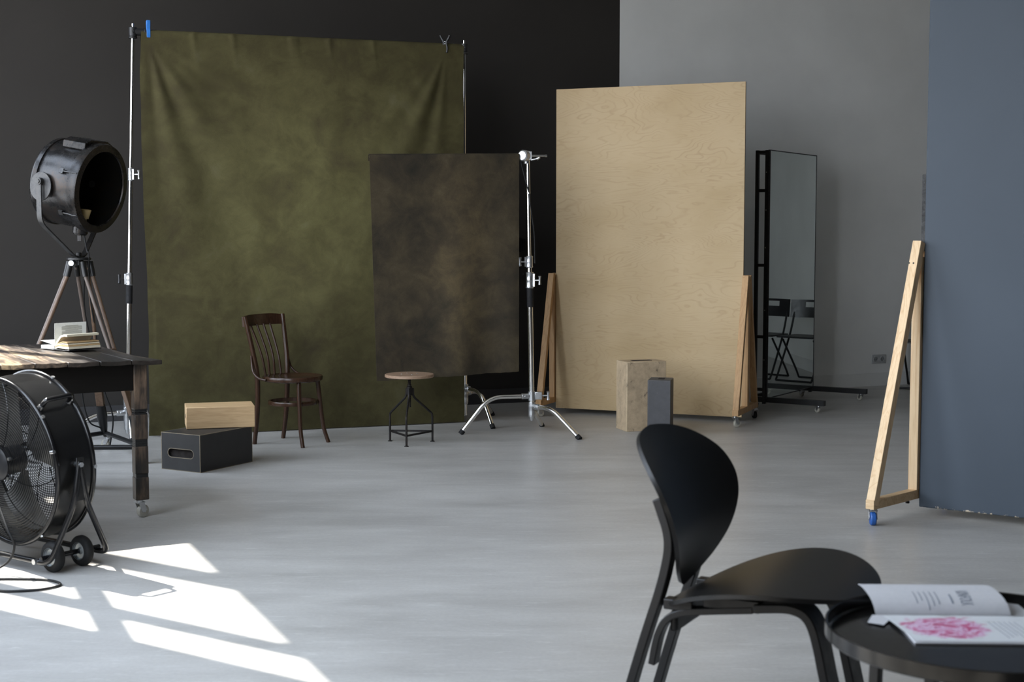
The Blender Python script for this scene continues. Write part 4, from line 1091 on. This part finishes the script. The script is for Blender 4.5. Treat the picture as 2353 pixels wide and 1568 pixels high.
for sg in (-1, 1):
    y = sg * .13
    pth = smoothline([(-.312, y, .677), (-.297, y, .637), (-.281, y, .59), (-.276, y, .541), (-.286, y, .478), (-.307, y, .40), (-.336, y, .31), (-.372, y, .192), (-.425, y, .008)], 5)
    b = MB(); b.ribbon(pth, .042, .026, (0, 1, 0)); b.build('rear_leg', M['veneer_dark'], t, .003)
    pth = smoothline([(-.343, y, .203), (-.330, y, .258), (-.316, y, .297), (-.294, y, .332), (-.261, y, .355), (-.197, y, .371), (-.028, y, .396)][0 if sg < 0 else 2:], 6)
    b = MB(); b.ribbon([V(p) + V((.020, 0, 0)) * (1 - k / (len(pth) - 1)) for k, p in enumerate(pth)], .042, .020, (0, 1, 0)); b.build('side_rail', M['veneer_dark'], t, .003)
    pth = smoothline([(-.022, y, .402), (.054, y, .412), (.090, y, .410), (.117, y, .398), (.137, y, .368), (.153, y, .315), (.173, y, .225), (.225, y, .0)], 6)
    b = MB(); b.ribbon([p - V((0, sg * .02, 0)) for p in pth], .098, .024, (0, 1, 0)); b.build('front_leg', M['veneer_dark'], t, .003)
    b = MB(); b.box((-.245, y, .383), (.085, .04, .030)); b.box((-.09, y, .405), (.16, .04, .034)); b.build('seat_block', M['veneer_dark'], t, .003)
b = MB(); b.beam((-.265, -.13, .33), (-.265, .13, .33), .022, .06); b.build('cross_rail', M['veneer_dark'], t, .008)
b = MB(); b.cyl((-.252, .10, .315), (-.250, .10, .315), .006, 10); b.build('rail_screw', M['iron_dark'], t)

# ------------------------------------------------------------------ tray table and magazine
TT = V((1.062, 3.165, 0)); TRd, TTZ = .345, .53
t = thing('tray_table', 'round black tray table with raised rim beside the black easy chair', 'table', TT)
b = MB(); b.lathe([(0, TTZ - .036), (TRd - .004, TTZ - .036), (TRd, TTZ - .032), (TRd, TTZ - .002), (TRd - .002, TTZ), (TRd - .006, TTZ - .002), (TRd - .007, TTZ - .026), (TRd - .012, TTZ - .030), (0, TTZ - .030)], 96); b.build('tray', M['tray'], t)
for k in range(4):
    a = R(45 + 90 * k + 4); b = MB(); d = V((math.cos(a), math.sin(a), 0)); b.beam(d * .25 + V((0, 0, TTZ - .037)), d * .265, .026, .026, d); b.build('leg', M['black_metal'], t, .003)
b = MB()
for a in (49, 139): d = V((math.cos(R(a)), math.sin(R(a)), 0)); b.beam(d * .25 + V((0, 0, TTZ - .05)), d * -.25 + V((0, 0, TTZ - .05)), .022, .022)
b.build('cross_bar', M['black_metal'], t, .002)
MG = V((.885, 3.352, TTZ - .030)); mr = R(-2)
t = thing('magazine', 'open magazine with a pink flower picture lying on the black tray table', 'magazine', MG, mr)
# local x along the spine (to the right), -y towards the camera
PW, PH = .235, .315; zt = .006
b = MB(); b.box((PH / 2 + .03, -PW / 2 + .006, .003), (PH + .01, PW, .005)); b.build('page_stack', M['mag'], t, .001)
b = MB(); b.add([(-.022, -.005, .0065), (.03, -.005, .0065), (-.012, -.085, .004), (-.045, -.060, .003)], [(0, 1, 2, 3)]); b.build('loose_page', M['mag'], t)
b = MB(); b.box((PH / 2 + .045, .09, .003), (PH, .19, .005)); b.build('page_stack', M['mag'], t, .001)
def fl_mat():
    n = NT('flower print'); co = n.coord(); k = n.noise(n.coord((1, 1.2, 1), (0, 0, .5)), 17, 3, .5, 2.2)
    c = n.ramp(k, [(.30, (.40, .10, .22)), (.40, (.50, .06, .16)), (.47, (.62, .22, .42)), (.54, (.74, .60, .76)), (.62, (.62, .26, .46)), (.70, (.42, .12, .22)), (.78, (.70, .50, .66))])
    g = n.n('ShaderNodeVectorMath'); g.operation = 'DISTANCE'; n.l(n.coord((1 / .105, 1 / .098, 0)), g.inputs[0]); g.inputs[1].default_value = (.128 / .105, -.108 / .098, 0)
    wob = n.noise(co, 24, 4, .6, .8); d = n.math('ADD', g.outputs['Value'], n.math('MULTIPLY', n.math('SUBTRACT', wob, .5), 1.1))
    f = n.ramp(d, [(.80, (1, 1, 1)), (1.0, (0, 0, 0))]); st = n.noise(n.coord((1, 5, 1)), 9, 3)
    bg_ = n.ramp(st, [(.6, (.70, .73, .76)), (.74, (.52, .53, .50))])
    n.col(n.mix(f, bg_, c)); n.rough(.45); return n.m
M['flower'] = fl_mat()
b = MB(); b.add([(.030, -.222, .0068), (PH + .028, -.222, .0068), (PH + .028, -.006, .0068), (.002, -.006, .0068)], [(0, 1, 2, 3)]); b.build('picture_page', M['flower'], t, label='page printed with pink flowers')
# the upright turning page, arched away from the spine
PR = smoothline([(0, .004), (.003, .03), (.014, .056), (.040, .076), (.082, .086), (.130, .086), (.160, .080)], 4)
PR = [(p.x, p.y) for p in [V((a, b_, 0)) if not isinstance(a, Vector) else a for a, b_ in []]] or [(0, .005), (.003, .013), (.011, .0225), (.024, .031), (.042, .037), (.064, .041), (.088, .043), (.112, .044), (.134, .0435), (.152, .042)]
G = [[(-.012 + (PH + .006) * k / 14 - .012 * (i / 9), y, z) for k in range(15)] for i, (y, z) in enumerate(PR)]
b = MB(); b.sheet(G, .0008); pgm = b.build('turning_page', M['mag'], t)
# printed text on the turning page: lines running across the arch
def page_at(x, s):
    s = max(0, min(.999, s)) * (len(PR) - 1); i = int(s); k = s - i
    y = PR[i][0] + (PR[i + 1][0] - PR[i][0]) * k; z = PR[i][1] + (PR[i + 1][1] - PR[i][1]) * k
    dy, dz = PR[i + 1][0] - PR[i][0], PR[i + 1][1] - PR[i][1]; l_ = math.hypot(dy, dz)
    return V((x, y - dz / l_ * .0012, z + dy / l_ * .0012))
b = MB()
def stroke(x0, s0, x1, s1, w):
    n = 6; L_, R_ = [], []
    for k in range(n + 1):
        q = k / n; x, s = x0 + (x1 - x0) * q, s0 + (s1 - s0) * q
        L_.append(page_at(x - w / 2, s)); R_.append(page_at(x + w / 2, s))
    for k in range(n): b.add([L_[k], R_[k], R_[k + 1], L_[k + 1]], [(0, 1, 2, 3)])
for x, s1 in ((.092, .30), (.105, .36), (.118, .14), (.131, .24), (.144, .28)): stroke(x, .62, x, s1, .0022)
b.build('body_text', M['ink'], pgm); b = MB()
stroke(.176, .54, .176, .30, .0042)
b.build('subtitle_text', M['ink'], pgm); b = MB()
# masthead: capitals reading from the free edge down towards the spine
fc_ = bpy.data.curves.new('masthead', 'FONT'); fc_.body = 'KINFOLK'; fc_.size = 1.; fc_.resolution_u = 3; fc_.fill_mode = 'FRONT'
fo = bpy.data.objects.new('masthead', fc_); col.objects.link(fo); dg = bpy.context.evaluated_depsgraph_get(); fm = fo.evaluated_get(dg).to_mesh()
fu = max(v.co.x for v in fm.vertices); fh = max(v.co.y for v in fm.vertices)
b.add([page_at(.196 + .030 * v.co.y / fh, .66 - .40 * v.co.x / fu) for v in fm.vertices], [tuple(p.vertices) for p in fm.polygons])
fo.evaluated_get(dg).to_mesh_clear(); bpy.data.objects.remove(fo); bpy.data.curves.remove(fc_)
b.build('title_text', M['ink'], pgm)
b = MB()
for k in range(6):
    x = .235 + k * .012; b.add([(x, -.060, .0072), (x + .0018, -.060, .0072), (x + .0118, -.195 + (k % 3) * .01, .0072), (x + .010, -.195 + (k % 3) * .01, .0072)], [(0, 1, 2, 3)])
b.build('body_text', M['ink'], t)

# ------------------------------------------------------------------ camera and view
cam = bpy.data.cameras.new('camera'); cam.sensor_width = 36; cam.lens = 3268 / 2353 * 36; cam.clip_start = .05
co = bpy.data.objects.new('camera', cam); col.objects.link(co); co.location = (0, 0, 1.42)
co.rotation_euler = (PI / 2 - math.atan(249 / 3268), 0, 0)
cam.dof.use_dof = True; cam.dof.focus_distance = 9.5; cam.dof.aperture_fstop = 5.0
sc.camera = co
sc.view_settings.view_transform = 'Standard'; sc.view_settings.look = 'None'; sc.view_settings.gamma = 1.; sc.view_settings.exposure = 1.0
sc.view_settings.use_curve_mapping = False
sc.cycles.use_denoising = True
sc.cycles.max_bounces = 10; sc.cycles.diffuse_bounces = 6; sc.cycles.sample_clamp_indirect = 6.
